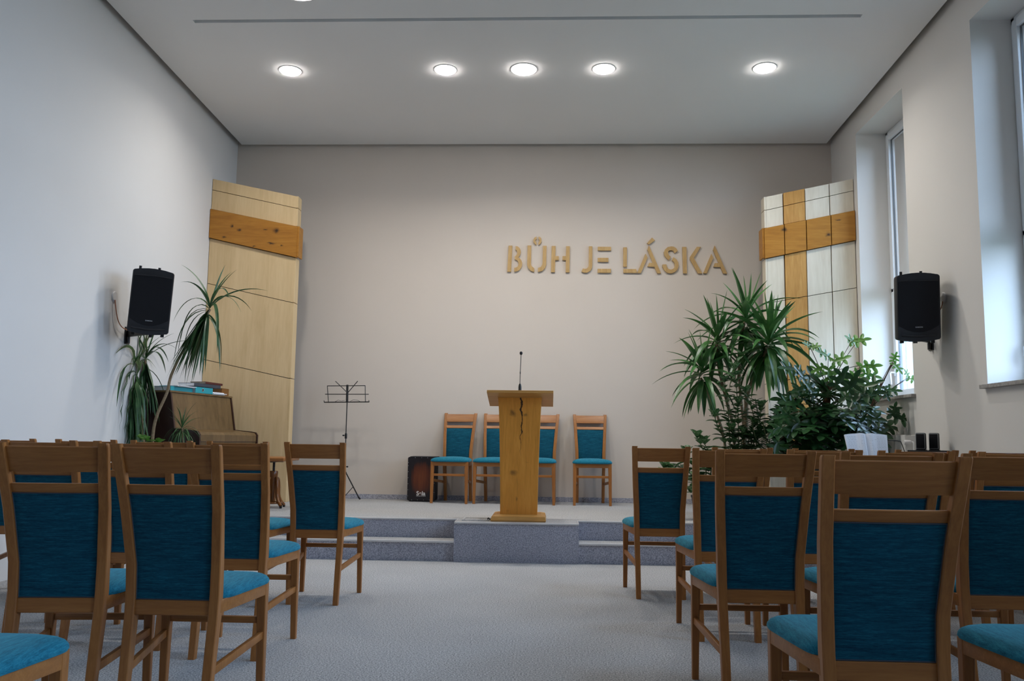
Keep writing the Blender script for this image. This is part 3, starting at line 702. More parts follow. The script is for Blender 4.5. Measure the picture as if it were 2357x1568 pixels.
mb = MB(); mb.tube([DT @ Vector(p_) for p_ in ((-.13, -.02, .004), (-.09, -.04, .018), (-.06, -.04, .008), (-.02, -.02, .02))], .0022, 5); mb.tube([DT @ Vector(p_) for p_ in ((.04, -.02, .01), (.08, -.04, .02), (.13, -.04, .012), (.15, -.02, .004))], .0022, 5)
mb.build('page_clip', M['blackm'], ms)

# ------------------------------------------------------------------ cajon drum
def cajonmat():
    mt, n, b = new_mat('sunburst_drum_face', .35, .5)
    tc_ = n.nodes.new('ShaderNodeTexCoord'); mp = n.nodes.new('ShaderNodeMapping'); n.links.new(tc_.outputs['Object'], mp.inputs[0])
    mp.inputs['Location'].default_value = (0, 0, -.245/.24*1.0); mp.inputs['Scale'].default_value = (1/.145, 0, 1/.235)
    mp.inputs['Location'].default_value = (0, 0, -.245/.235)
    ab = node(n, 'ShaderNodeVectorMath', operation='ABSOLUTE'); n.links.new(mp.outputs[0], ab.inputs[0])
    sx = n.nodes.new('ShaderNodeSeparateXYZ'); n.links.new(ab.outputs[0], sx.inputs[0])
    px = node(n, 'ShaderNodeMath', operation='POWER'); px.inputs[1].default_value = 2.5; n.links.new(sx.outputs['X'], px.inputs[0])
    pz = node(n, 'ShaderNodeMath', operation='POWER'); pz.inputs[1].default_value = 2.5; n.links.new(sx.outputs['Z'], pz.inputs[0])
    ad = node(n, 'ShaderNodeMath', operation='ADD'); n.links.new(px.outputs[0], ad.inputs[0]); n.links.new(pz.outputs[0], ad.inputs[1])
    v = coords(n, (60, 60, 3)); g_ = noise(n, v, 1, 5, .65, .3)
    mu = node(n, 'ShaderNodeMath', operation='MULTIPLY_ADD'); mu.inputs[1].default_value = .9; n.links.new(g_, mu.inputs[0]); n.links.new(ad.outputs[0], mu.inputs[2])
    r = ramp(n, mu.outputs[0], [(.30, (.17, .045, .012)), (.62, (.10, .022, .007)), (.95, (.03, .010, .008)), (1.0, (.010, .007, .009))]); n.links.new(r.outputs[0], b.inputs['Base Color'])
    return mt
cj = thing('cajon_drum', 'dark sunburst cajon box drum with white lettering, left of the stage chairs', 'drum', (-1.386, 9.49, ZS))
MB().box(-.147, .147, .006, .29, .012, .478, be=.006).build('body', M['black'], cj)
mb = MB()                                                    # playing face, rounded corners
cor = []
for sx_, sz_, a0 in ((1, 1, 0), (-1, 1, 90), (-1, -1, 180), (1, -1, 270)):
    for i in range(6):
        a = R_(a0+i*18); cor.append((sx_*(.150-.018)+.018*math.cos(a), .245+sz_*(.235-.018)+.018*math.sin(a)))
mb.prism(cor, 0, .007, Matrix(((1, 0, 0, 0), (0, 0, -1, .006), (0, 1, 0, 0), (0, 0, 0, 1)))); mb.build('playing_face', cajonmat(), cj)
MB().box(-.13, .16, .02, .28, .4785, .4855, be=.003).build('seat_pad', M['black'], cj)
mb = MB()
for (x, z) in [(-.143, .06), (-.143, .125), (-.143, .19), (-.143, .255), (-.143, .32), (-.143, .385), (-.143, .42), (-.07, .473), (0, .473), (.065, .473), (-.1, .018), (-.035, .018), (.03, .018), (.095, .018), (.143, .1), (.143, .2), (.143, .3), (.143, .4)]:
    mb.lathe([(.003, 0), (.003, .002), (.001, .003)], 8, Matrix.Translation((x, -.001, z)) @ Matrix.Rotation(PI/2, 4, 'X'))
mb.build('screw', M['steel'], cj)
for x in (-.12, .12): MB().lathe([(.012, 0), (.014, .012)], 12, Matrix.Translation((x, .03, 0))).build('rubber_foot', M['black'], cj)
def text_mesh(name, s, size, mat, parent, mtx, bold=0, spacing=1.0):
    cu = bpy.data.curves.new(name, 'FONT'); cu.body = s; cu.size = size; cu.extrude = .0006; cu.offset = bold; cu.align_x = 'CENTER'; cu.space_character = spacing
    to = bpy.data.objects.new('tmp_text', cu); C.objects.link(to)
    dg = bpy.context.evaluated_depsgraph_get(); me = bpy.data.meshes.new_from_object(to.evaluated_get(dg)); bpy.data.objects.remove(to)
    me.transform(mtx); me.materials.clear(); me.materials.append(mat)
    o = bpy.data.objects.new(name, me); C.objects.link(o); o.parent = parent; return o
RX = Matrix.Rotation(PI/2, 4, 'X')
text_mesh('lettering', 'Sela', .062, M['white_print'], cj, Matrix.Translation((0, -.0015, .068)) @ RX, .0016)
text_mesh('lettering', 'The Soul Of Sound', .0135, M['white_print'], cj, Matrix.Translation((0, -.0015, .055)) @ RX, 0)

# ------------------------------------------------------------------ wall loudspeakers
def speaker(label, loc, rot, pitch, roll_, brk):
    r = thing('wall_loudspeaker', label, 'loudspeaker', loc)
    r.rotation_euler = (Matrix.Rotation(R_(rot), 4, 'Z') @ Matrix.Rotation(R_(roll_), 4, 'Y') @ Matrix.Rotation(R_(pitch), 4, 'X')).to_euler()
    W_, H_ = .162, .262
    # cabinet: trapezoid plan, bowed top and bottom, local -y is the front
    rings = []
    for k, (y, sc) in enumerate(((-.14, .965), (-.128, 1.0), (-.02, 1.0), (.06, .93), (.13, .72), (.138, .70))):
        ring = []
        for (cx, cz_, a0) in ((1, 1, 0), (-1, 1, 90), (-1, -1, 180), (1, -1, 270)):
            for i in range(6):
                a = R_(a0+i*18); x = cx*(W_*sc-.022)+.022*math.cos(a); z = cz_*(H_*(1 if sc > .9 else .97)-.022)+.022*math.sin(a)
                ring.append((x, y, z))
            # bow on top / bottom edges
            if (cx, cz_) in ((1, 1), (-1, -1)):
                for t in (-.66, -.33, 0, .33, .66):
                    xx = -cz_*t*(W_*sc-.022); bow = .016*(1-(t*t)); ring.append((xx if True else 0, y, cz_*((H_*(1 if sc > .9 else .97))+bow)))
        rings.append(ring)
    MB().loft(rings).build('cabinet', M['cabinet'], r, smooth=True)
    # grille, curved lower edge
    pts = [(-W_+.012, .225)]
    pts = [(x, z) for x, z in ((W_-.013, .208), (-W_+.013, .208), (-W_+.013, -.145))]+[(t*(W_-.013), -.145-.058*(1-t*t)) for t in (-.85, -.6, -.3, 0, .3, .6, .85)]+[(W_-.013, -.145)]
    mb = MB(); mb.prism(pts, 0, .006, Matrix.Translation((0, -.1385, 0)) @ RX); mb.build('grille', M['grille'], r)
    mb = MB(); mb.prism([(t*(W_-.018), .214+.012*(1-t*t)) for t in (1, .5, 0, -.5, -1)]+[(t*(W_-.018), .240+.018*(1-t*t)) for t in (-1, -.5, 0, .5, 1)], 0, .003, Matrix.Translation((0, -.1385, 0)) @ RX)
    mb.build('top_vent', M['black'], r)
    for s in (-1, 1): MB().prism([(s*.140, -.185), (s*.140, -.210), (s*.040, -.210), (s*.08, -.203)], 0, .003, Matrix.Translation((0, -.139, 0)) @ RX).build('port', M['black'], r)
    MB().tube([(-.13, -.143, -.226), (0, -.15, -.234), (.13, -.143, -.226)], .008, 8).build('lower_lip', M['cabinet'], r, smooth=True)
    MB().tube([(-.145, -.142, .211), (0, -.146, .218), (.145, -.142, .211)], .005, 8).build('upper_lip', M['cabinet'], r, smooth=True)
    text_mesh('lettering', 'SAMSON', .0125, M['print_'], r, Matrix.Translation((0, -.146, -.165)) @ RX, .0004, 1.15)
    for x in (-.11, .04): MB().tube([(x, -.03, .26), (x, -.03, .298)], .011, 10).build('top_foot', M['black'], r, smooth=True)
    for x in (-.115, .115): MB().box(x-.014, x+.014, -.06, -.02, -.289, -.255, be=.003).build('foot', M['black'], r)
    return r
SL = Vector((-3.375, 7.12, 2.19)); SR = Vector((2.995, 7.12, 2.155))
SL = at(330, 690, 7.0); SL.y = 7.14; SR = at(2124, 703, 7.0); SR.y = 7.14
speaker('black loudspeaker on the left wall above the drooping plant', SL, 25, 6, 2.5, None)
speaker('black loudspeaker on the window wall above the small speakers', SR, -13, 6, 0, None)
def bracket(label, wx, s, y, z, spx):
    r = thing('wall_bracket', label, 'bracket', (wx, y, z))
    MB().box(0 if s > 0 else -.012, .012 if s > 0 else 0, -.04, .04, -.09, .06, be=.002).build('wall_plate', M['blackm'], r)
    t = Vector((spx[0]-wx, spx[1]-y, 0)); e = Vector((s*.01, 0, .0))
    MB().bar(e, Vector((t.x, t.y, .0)), .03, .055, be=.003).build('arm', M['blackm'], r)
    MB().tube([(t.x, t.y, -.055), (t.x, t.y, spx[2]-z)], .0175, 14).build('upright_tube', M['blackm'], r, smooth=True)
    MB().tube([(s*.028, -.02, -.03), (s*.028, -.02, -.085)], .016, 10).build('pivot_knob', M['blackm'], r, smooth=True)
    return r
bracket('black bracket arm holding the loudspeaker on the left wall', XL, 1, 7.40, 1.885, (SL.x, SL.y+.03, SL.z-.265))
bracket('black bracket arm holding the loudspeaker on the window wall', XR, -1, 7.40, 1.885, (SR.x, SR.y+.03, SR.z-.265))
for wx, s, lab in ((XL, 1, 'round white cable outlet on the left wall behind the loudspeaker'), (XR, -1, 'round white cable outlet on the window wall behind the loudspeaker')):
    y, z = 7.143, (2.175 if s > 0 else 2.202)
    o = MB().lathe([(.046, 0), (.046, .006), (.040, .011), (.002, .012)], 28, Matrix.Rotation(s*PI/2, 4, 'Y')).build('cable_outlet', M['plate'], loc=(wx, y, z), smooth=True); tag(o, lab, 'outlet')
    a = Vector((wx+s*.014, y-.01, z-.03)); tgt = (SL if s > 0 else SR)
    b = Vector((wx+s*.05, 7.36, 1.915)) if s > 0 else Vector((tgt.x+.10, tgt.y+.13, z-.12))
    pts = bez(a, a+Vector((s*.02, .01, -.15)), b+Vector((-s*.03, -.16, -.02)) if s > 0 else (a+b)/2+Vector((0, 0, .0)), b, 14)
    tag(MB().tube(pts, .0042, 6).build('cable', M['copper'], smooth=True), 'brown cable from the outlet to the %s loudspeaker' % ('left' if s > 0 else 'right'), 'cable')

# ------------------------------------------------------------------ piano on the left with books
PN, PF = Vector((-3.481, 7.80)), Vector((-3.314, 8.90))     # front face of the upper case, near and far ends
dv = (PF-PN).normalized(); nv = Vector((dv.y, -dv.x))       # along the piano, and outwards to the room
ang = math.atan2(dv.y, dv.x)-PI/2
pi = thing('upright_piano', 'brown upright piano standing at the left end of the stage', 'piano', (PN.x, PN.y, ZS), ang)
PLN = (PF-PN).length; HT = 1.416-ZS                          # local: y along the piano, +x to the room
# upper case, slightly raked front
def prof_loft(mb, prof, y0, y1): mb.loft([[(x, y0, z) for x, z in prof], [(x, y1, z) for x, z in prof]])
BK = -.205
mb = MB(); prof_loft(mb, [(BK, .0), (.0, .0), (.075, .60), (.075, .70), (.058, .74), (0, HT-.02), (BK, HT-.02)], .022, PLN-.022); mb.build('case', M['piano'], pi)
for y0, lab in ((0, 'dark near end panel'), (PLN-.022, None)):
    mb = MB(); prof_loft(mb, [(BK, 0), (.03, 0), (.06, .55), (.085, .60), (.090, .72), (.068, .745), (.008, HT-.01), (BK, HT-.01)], y0, y0+.022); o = mb.build('end_panel', M['piano_dark'], pi)
MB().box(BK, .012, -.008, PLN+.008, HT-.018, HT, be=.003).build('lid', M['piano'], pi)
mb = MB(); prof_loft(mb, [(.06, .615), (.305, .60), (.315, .625), (.315, .690), (.298, .715), (.26, .722), (.07, .742)], .024, PLN-.024); mb.build('keyboard_cover', M['piano'], pi)
for y0 in (0, PLN-.022):
    mb = MB(); prof_loft(mb, [(.05, .56), (.31, .565), (.325, .60), (.325, .695), (.305, .722), (.26, .730), (.05, .748)], y0, y0+.022); mb.build('cheek', M['piano_dark'], pi)
MB().box(.31, .3165, .024, PLN-.024, .625, .63).build('trim_line', M['piano_dark'], pi)
for y in (.03, PLN-.07): MB().box(.25, .30, y, y+.04, 0, .565, be=.004).build('leg', M['piano'], pi)
MB().box(.02, .3, .03, PLN-.03, .55, .60).build('key_bed', M['piano'], pi)
def on_piano(u, v, z=0): q = PN+dv*u-nv*v; return (q.x, q.y, 1.416+z)
def slab_book(name, label, loc, rz, L, W_, H_, cover, pages, tilt=0):
    r = thing(name, label, 'book' if name != 'ring_binder' else 'binder', loc, rz)
    if tilt: r.rotation_euler = (0, tilt, rz)
    MB().box(0, W_, 0, L, 0, .003).box(0, W_, 0, L, H_-.003, H_).box(W_-.003, W_, 0, L, .0, H_).build('cover', cover, r)
    MB().box(.004, W_-.004, .004, L-.004, .003, H_-.003).build('pages', pages, r)
    return r
# local x of the books looks to the room (ang), y along the piano
b1 = slab_book('ring_binder', 'teal lever arch binder lying on the piano with its ring hole facing out', on_piano(.44, .19), ang-R_(3), .29, .19, .060, M['teal'], M['paper'])
MB().lathe([(.016, 0), (.016, .003), (.010, .003), (.010, 0)], 20, Matrix.Translation((.19, .12, .033)) @ Matrix.Rotation(PI/2, 4, 'Y'), cap=False).build('ring_hole', M['steel'], b1)
MB().lathe([(.0098, 0), (.0098, .001)], 20, Matrix.Translation((.1901, .12, .033)) @ Matrix.Rotation(PI/2, 4, 'Y')).build('hole', M['black'], b1)
slab_book('ring_binder', 'thinner teal binder lying flat at the near end of the piano top', on_piano(.04, .19), ang+R_(1), .38, .17, .042, M['teal'], M['paper'])
tag(MB().box(0, .18, 0, .36, 0, .006).box(.012, .19, .03, .35, .006, .011).build('paper_stack', M['paper'], loc=on_piano(.09, .165, .044), rot=(0, 0, ang+R_(4))), 'sheets of white paper on the thinner teal binder', 'papers')
tag(MB().box(0, .17, 0, .22, 0, .008).box(.01, .18, .02, .24, .008, .014).box(-.005, .165, .01, .21, .014, .024).build('paper_stack', M['paper'], loc=on_piano(.735, .165, .001), rot=(0, 0, ang-R_(6))), 'loose white papers sticking out beside the teal binder', 'papers')
slab_book('thick_book', 'thick brown book lying on the far end of the piano', on_piano(.945, .19), ang, .14, .175, .075, M['brownbook'], M['tanbook'])
slab_book('wide_book', 'wide dark-covered book with white pages under the maroon book', on_piano(.42, .185, .064), ang-R_(2), .46, .18, .034, M['navy'], M['paper'])
slab_book('maroon_book', 'maroon book on top of the pile on the piano', on_piano(.62, .18, .10), ang+R_(2), .34, .17, .022, M['maroon'], M['cream'])

# ------------------------------------------------------------------ piano bench with two bentwood pedestals
be = thing('piano_bench', 'wooden bench on two bentwood screw pedestals before the left panel', 'bench', (-2.71, 8.24, ZS), R_(0))
sb = MB(); sb.box(-.20, .26, -.26, .26, .452, .49, be=.012); sb.build('seat', M['seatwood'], be, smooth=True)
for px_, py_ in ((-.055, -.10), (.045, .14)):
    mb = MB(); mb.tube([(px_, py_, .345), (px_, py_, .435)], .012, 10); mb.bar((px_-.09, py_, .443), (px_+.09, py_, .443), .022, .012); mb.bar((px_, py_-.09, .440), (px_, py_+.09, .440), .022, .012); mb.build('screw_mount', M['blackm'], be, smooth=True)
    MB().lathe([(.026, .06), (.030, .12), (.036, .22), (.040, .30), (.042, .34), (.038, .352), (.012, .354)], 18, Matrix.Translation((px_, py_, 0))).build('column', M['bent'], be, smooth=True)
    for k in range(4):
        a = R_(45+90*k+8); ca, sa = math.cos(a), math.sin(a)
        P_ = lambda r_, z: (px_+r_*ca, py_+r_*sa, z)
        MB().tube(crom([P_(.036, .285), P_(.056, .27), P_(.066, .2), P_(.070, .12), P_(.095, .06), P_(.135, .022)], 5), [.014]*5+[.016]*21, 10).build('leg', M['bent'], be, smooth=True)
    ring = [(px_+.085*math.cos(R_(t)), py_+.085*math.sin(R_(t)), .048) for t in range(0, 361, 15)]
    MB().tube(ring, .009, 8).build('foot_ring', M['bent'], be, smooth=True)
    for k in range(4):
        a = R_(45+90*k+8); MB().lathe([(.012, 0), (.014, .02)], 10, Matrix.Translation((px_+.135*math.cos(a), py_+.135*math.sin(a), 0))).build('foot', M['black'], be)

# ------------------------------------------------------------------ radiator, keyboard, songbook, small speakers
ra = thing('radiator', 'white panel radiator under the far window', 'radiator', (XR-.025, 8.3, ZS))
RZ0, RZ1 = .14, .76
MB().box(-.10, -.075, -.58, .60, RZ0, RZ1, be=.004).build('front_panel', M['radiator'], ra)
MB().box(-.02, -.005, -.58, .60, RZ0, RZ1, be=.004).build('rear_panel', M['radiator'], ra)
mb = MB()
for i in range(34): mb.box(-.075, -.02, -.57+i*.035, -.568+i*.035, RZ0+.03, RZ1-.01)
mb.build('fins', M['radiator'], ra)
mb = MB(); mb.box(-.1, 0, -.585, -.58, RZ0, RZ1)
for i in range(2): mb.box(-.1+i*.09, -.09+i*.09, -.58, .6, RZ1, RZ1+.006)
mb.build('top_grille', M['radiator'], ra)
MB().tube([(-.05, -.585, RZ1-.06), (-.05, -.64, RZ1-.06), (-.05, -.645, RZ1-.12), (-.05, -.645, .0)], .008, 8).build('pipe', M['radiator'], ra, smooth=True)
MB().lathe([(.014, 0), (.02, .008), (.021, .05), (.016, .06), (.002, .062)], 16, Matrix.Translation((-.06, -.612, RZ1-.06)) @ Matrix.Rotation(-PI/2, 4, 'Y')).build('thermostat_valve', M['plate'], ra, smooth=True)
for y in (-.4, .4): MB().box(-.005, .02, y-.015, y+.015, RZ0+.05, RZ1-.1).build('wall_hook', M['radiator'], ra)
kb = thing('electronic_keyboard', 'black electronic keyboard on a stand hidden behind the right chairs', 'keyboard', (2.50, 6.90, 0))
MB().box(-.47, .40, -.16, .125, .80, .885, be=.008).build('body', M['black'], kb)
wk = MB()
for i in range(34): wk.box(-.44+i*.0244, -.4165+i*.0244, -.158, -.02, .886, .893)
wk.build('white_keys', M['plate'], kb)
bk = MB()
for i in range(35):
    if i % 7 not in (2, 6): bk.box(-.4235+i*.0244, -.4095+i*.0244, -.105, -.02, .893, .902)
bk.build('black_keys', M['black'], kb)
for s in (-1, 1):
    MB().bar((-.32*s, -.13, .015), (.32*s, -.10, .79), .03, .02).build('stand_leg', M['blackm'], kb)
MB().box(-.35, .35, -.15, .13, .785, .80).build('stand_top', M['blackm'], kb)
MB().tube(crom([(-.05, .125, .885), (-.075, .14, .93), (-.095, .155, 1.025), (-.075, .158, 1.038), (.22, .158, 1.034), (.285, .156, 1.030), (.303, .150, 1.015), (.335, .125, .885)], 4), .0035, 6).build('music_rest', M['blackm'], kb, smooth=True)
MB().box(-.14, .20, .06, .124, .885, .9015, be=.002).build('music_ledge', M['black'], kb)
# open songbook
sbk = thing('open_songbook', 'open songbook with printed white pages leaning on the keyboard rest', 'book', (2.522, 6.995, .903))
tl = Matrix.Rotation(-R_(18), 4, 'X')
for s in (-1, 1):
    pts_f = []; W_ = .153; H_ = .187
    mb = MB(); n = 10; rows = []
    for k in range(2):
        for j in range(n+1):
            t = j/n; x = s*(t*W_*(.985 if k == 0 else 1.08) + .001); y = -.020*math.sin(min(1, t*2.2)*PI)*(1-t)-.004*t; z = k*H_*(1-.04*t) + k*(.006*math.sin(t*PI))
            rows.append((x, y-.008, z))
    bk_ = [(x, .004, z) for x, y, z in rows]
    mb.v = [tl @ Vector(p_) for p_ in rows+bk_]; N = len(rows)
    for j in range(n): mb.f += [(j, j+1, n+2+j, n+1+j), (N+j, N+n+1+j, N+n+2+j, N+j+1), (j, N+j, N+j+1, j+1), (n+1+j, n+2+j, N+n+2+j, N+n+1+j)]
    mb.f += [(0, n+1, N+n+1, N), (n, N+n, N+2*n+1, 2*n+1)]
    mb.build('page_block', M['paper'], sbk)
    mb = MB()                                                # printed text lines
    random.seed(5+s)
    for li in range(13):
        z = .012+li*.0128
        x = .018
        while x < .135:
            wl = random.uniform(.008, .022); x1 = min(x+wl, .14)
            seg = []
            for xx in (x, x1):
                t = xx/W_; y = -.020*math.sin(min(1, t*2.2)*PI)*(1-t)-.004*t-.0086; sc = 1+.095*(z/H_)*t
                seg += [(s*xx*sc, y, z*(1-.04*t)), (s*xx*sc, y, (z+.0022)*(1-.04*t))]
            mb.add([tl @ Vector(p_) for p_ in seg], [(0, 1, 3, 2)])
            x = x1+.004
        if random.random() < .2: pass
    mb.build('text_lines', M['print_'], sbk)
MB().box(-.158, .158, .0045, .007, -.002, .184, tl).build('cover', M['navy'], sbk)
tb_ = thing('side_table', 'small black side table carrying two small speakers by the window wall', 'table', (3.045, 7.13, 0))
MB().box(-.13, .13, -.09, .09, .945, .960, be=.003).build('tabletop', M['black'], tb_)
for x in (-.115, .115):
    for y in (-.075, .075): MB().box(x-.01, x+.01, y-.01, y+.01, 0, .945).build('leg', M['black'], tb_)
def small_speaker(x, lab):
    r = thing('small_desktop_speaker', lab, 'speaker', (x, 7.14, .960), R_(-29), 'small speakers beside the radiator')
    MB().box(-.036, .036, -.034, .05, .005, .139, be=.010).build('cabinet', M['cabinet'], r, smooth=True)
    MB().box(-.033, .033, -.040, -.033, .012, .134, be=.003).build('rim', M['slot'], r, smooth=True)
    MB().box(-.030, .030, -.0435, -.039, .016, .131, be=.002).build('grille', M['grille'], r, smooth=True)
    MB().box(-.038, .038, -.036, .05, 0, .006, be=.001).build('foot', M['black'], r)
small_speaker(2.993, 'left one of two small black desktop speakers beside the radiator')
small_speaker(3.098, 'right one of two small black desktop speakers, nearer the picture edge')

# ------------------------------------------------------------------ plants
def blade(mb, p0, d0, L, wd, droop, n=9, fold=.25, twist=0, side=None, tipw=.02, rnd=None):
    """strap leaf: starts at p0 going d0, bends down with gravity"""
    d = Vector(d0).normalized(); p_ = Vector(p0); seg = L/n
    ref = Vector((0, 0, 1)) if abs(d.z) < .95 else Vector((1, 0, 0))
    s = d.cross(ref).normalized() if side is None else Vector(side).normalized()
    if twist: s = (Matrix.Rotation(twist, 3, d) @ s)
    rows = []
    for i in range(n+1):
        t = i/n; w_ = wd*(min(1, .35+t*2.6) * (1-t**2.6) + tipw*.1)
        up_ = s.cross(d).normalized()
        if up_.z < 0 and False: up_ = -up_
        rows.append((p_ - s*w_/2 + up_*w_*fold, p_.copy(), p_ + s*w_/2 + up_*w_*fold))
        d = (d + Vector((0, 0, -1))*droop*seg*(1.3-.3*t)).normalized()
        s = (s - d*s.dot(d)).normalized(); p_ = p_ + d*seg
    k = len(mb.v); mb.v += [tuple(q) for r in rows for q in r]
    for i in range(n):
        a = k+i*3; mb.f += [(a, a+1, a+4, a+3), (a+1, a+2, a+5, a+4)]
def crown(mb, c, axis, n, L, wd, droop, spread, rng, lo=-.3, stem_len=.12):
    """rosette of strap leaves around an axis: young leaves up the middle, older ones lower and outward"""
    axis = Vector(axis).normalized(); o1 = axis.orthogonal().normalized(); o2 = axis.cross(o1)
    for i in range(n):
        t = i/(n-1); a = i*2.39996+rng.uniform(-.2, .2); el = R_(84)+(lo-R_(84))*t**.85*spread+rng.uniform(-.08, .08)
        d = axis*math.sin(el)+(o1*math.cos(a)+o2*math.sin(a))*math.cos(el)
        p_ = Vector(c)+axis*(stem_len*(.2-t))+(o1*math.cos(a)+o2*math.sin(a))*.008
        l = L*(.62+.45*math.sin(PI*min(1, t*.85+.12)))*rng.uniform(.82, 1.12)
        blade(mb, p_, d, l, wd*rng.uniform(.8, 1.1), droop*rng.uniform(.7, 1.35)*(.25+t), 9, .22, rng.uniform(-.25, .25))
def pot(parent, r, h, mat, z=0):
    MB().lathe([(r*.72, z), (r*.75, z+.005), (r*.96, z+h*.9), (r, z+h*.9), (r, z+h), (r*.9, z+h), (r*.88, z+h*.86)], 28, cap=False).build('pot', mat, parent, smooth=True)
    MB().lathe([(r*.9, z+h*.86), (.01, z+h*.88)], 28).build('soil', M['soil'], parent)
    MB().lathe([(r*.73, z+.001), (r*.73, z+.004)], 28).build('pot_base', mat, parent)
# yucca on the right
YY = 8.45
def rel(o, v): return Vector(v)-o.location
yu = thing('yucca', 'tall yucca with four spiky crowns, its leaves in front of the right wooden panel', 'plant', (at(1690, 1100, YY).x, YY, ZS))
pot(yu, .17, .26, M['pot'])
rng = random.Random(3)
b0 = Vector((0, 0, .24))
def P2(px, py, Y): return rel(yu, at(px, py, Y))
stems = [([b0+Vector((-.06, 0, 0)), P2(1668, 1020, YY-.02), P2(1652, 960, YY-.05), P2(1630, 905, YY-.08), P2(1613, 870, YY-.1)], .014),
         ([b0+Vector((0, .03, 0)), P2(1690, 1000, YY+.03), P2(1672, 920, YY+.03), P2(1655, 850, YY), P2(1649, 790, YY)], .016),
         ([b0+Vector((.02, .05, 0)), P2(1712, 1000, YY+.08), P2(1704, 900, YY+.1), P2(1702, 800, YY+.1), P2(1716, 735, YY+.1)], .016),
         ([b0+Vector((.05, -.02, 0)), P2(1716, 1000, YY-.03), P2(1720, 910, YY-.06), P2(1742, 860, YY-.1), P2(1768, 800, YY-.12)], .022)]
for P_, r_ in stems:
    q = crom(P_, 6); MB().tube(q, [r_*(1.15-.35*i/len(q))*(1+.08*((i % 2)*2-1)) for i in range(len(q))], 10).build('stem', M['stem'], yu, smooth=True)
for (px_, py_, dy, n_, L, wd, ax, sp_) in ((1615, 850, -.1, 36, .47, .066, (-.12, -.1, 1), 1.0), (1650, 778, 0, 40, .50, .068, (-.05, -.1, 1), .98), (1717, 728, .1, 40, .53, .068, (.03, 0, 1), .95), (1770, 785, -.12, 62, .58, .076, (.12, -.15, 1), 1.05)):
    mb = MB(); crown(mb, P2(px_, py_, YY+dy), ax, n_, L, wd, 3.0, sp_, rng, lo=R_(-40), stem_len=.20)
    mb.build('leaf_crown', M['yucca'], yu, smooth=True)
def fan(mb, base_, dirs, L, wd, droop):
    for d in dirs: blade(mb, base_, d, L*rng.uniform(.85, 1.1), wd, droop, 8, .2, rng.uniform(-.4, .4))
# drooping dracaenas on the left
YD = 7.66
dr = thing('drooping_dracaena', 'potted dracaena with drooping narrow leaves on bent trunks, below the left loudspeaker', 'plant', (at(340, 1100, YD).x, YD, ZS))
pot(dr, .125, .25, M['terracotta'])
def P3(px, py, Y): return rel(dr, at(px, py, Y))
b0 = Vector((0, 0, .25))
stems = [([b0+Vector((.04, -.02, 0)), P3(352, 1003, YD-.05), P3(362, 955, YD-.08), P3(384, 905, YD-.1), P3(394, 865, YD-.12), P3(420, 810, YD-.14), P3(455, 760, YD-.15), P3(484, 712, YD-.15)], .013),
         ([b0+Vector((-.05, 0, 0)), P3(314, 1000, YD-.02), P3(308, 930, YD-.05), P3(303, 868, YD-.05)], .017),
         ([b0+Vector((0, .05, 0)), P3(326, 980, YD+.06), P3(330, 900, YD+.08), P3(335, 826, YD+.08)], .014)]
for P_, r_ in stems:
    q = crom(P_, 6); MB().tube(q, [r_*(1.15-.4*i/len(q)) for i in range(len(q))], 9).build('stem', M['stem'], dr, smooth=True)
def droopcrown(c, n, L, wd, ax, skew, mat, parent, upf=.25, hang=None):
    mb = MB(); ax = Vector(ax).normalized()
    for i in range(n):
        t = i/(n-1); a = i*2.39996+rng.uniform(-.3, .3)
        el = R_(85)-R_(95)*t**.6; d = ax*math.sin(el)+Vector((math.cos(a), math.sin(a)*.8, 0))*math.cos(el)+Vector(skew)*t
        up_ = t < upf
        dr_ = rng.uniform(1.5, 5) if up_ else rng.uniform(4, 9)
        if hang and not up_ and i % 5:                         # older leaves hang in a loose skirt
            aa = rng.uniform(0, 2*PI); rr = math.sqrt(rng.random())*hang[1]
            d = (Vector(hang[0]).normalized()+Vector((math.cos(aa)*rr, math.sin(aa)*rr*.8, 0))).normalized(); dr_ = rng.uniform(.3, 1.5)
        blade(mb, Vector(c)-ax*(.10*t), d, L*(rng.uniform(.6, .9) if up_ else rng.uniform(.75, 1.1)), wd*rng.uniform(.8, 1.2), dr_, 11, .2, rng.uniform(-.3, .3))
    mb.build('leaf_crown', mat, parent, smooth=True)
droopcrown(P3(484, 706, YD-.15), 66, .62, .030, (.25, 0, 1), (-.75, -.1, -.25), M['dracaena'], dr, .14, ((-.45, -.05, -.9), .42))
droopcrown(P3(303, 858, YD-.05), 84, .66, .032, (-.02, 0, 1), (0, -.1, -.15), M['dracaena'], dr, .08, ((-.02, -.05, -1), .48))
droopcrown(P3(336, 822, YD+.08), 54, .55, .028, (.08, 0, 1), (.1, 0, -.1), M['dracaena'], dr, .16, ((.1, 0, -1), .5))
# small spiky plant before the piano
sm = thing('small_dracaena', 'small spiky dracaena in front of the piano', 'plant', (at(418, 1100, 7.62).x, 7.62, ZS)); sm.location.x += .06
pot(sm, .11, .20, M['terracotta'])
c0 = rel(sm, at(419, 985, 7.6)); MB().tube([(0, 0, .17), Vector((0, 0, .17)).lerp(c0, .5)+Vector((.01, 0, 0)), c0], .009, 8).build('stem', M['stem'], sm, smooth=True)
mb = MB()
for i in range(46):
    t = i/45; a = i*2.39996; el = R_(80)-R_(75)*t**.7; d = Vector((math.cos(a)*math.cos(el), math.sin(a)*math.cos(el), math.sin(el)))
    blade(mb, c0-Vector((0, 0, .05*t)), d, .30*rng.uniform(.6, 1.05)*(1 if t > .1 else 1), .012, rng.uniform(2, 5) if t < .25 else rng.uniform(7, 14), 9, .2, 0)
mb.build('leaf_crown', M['dracaena'], sm, smooth=True)
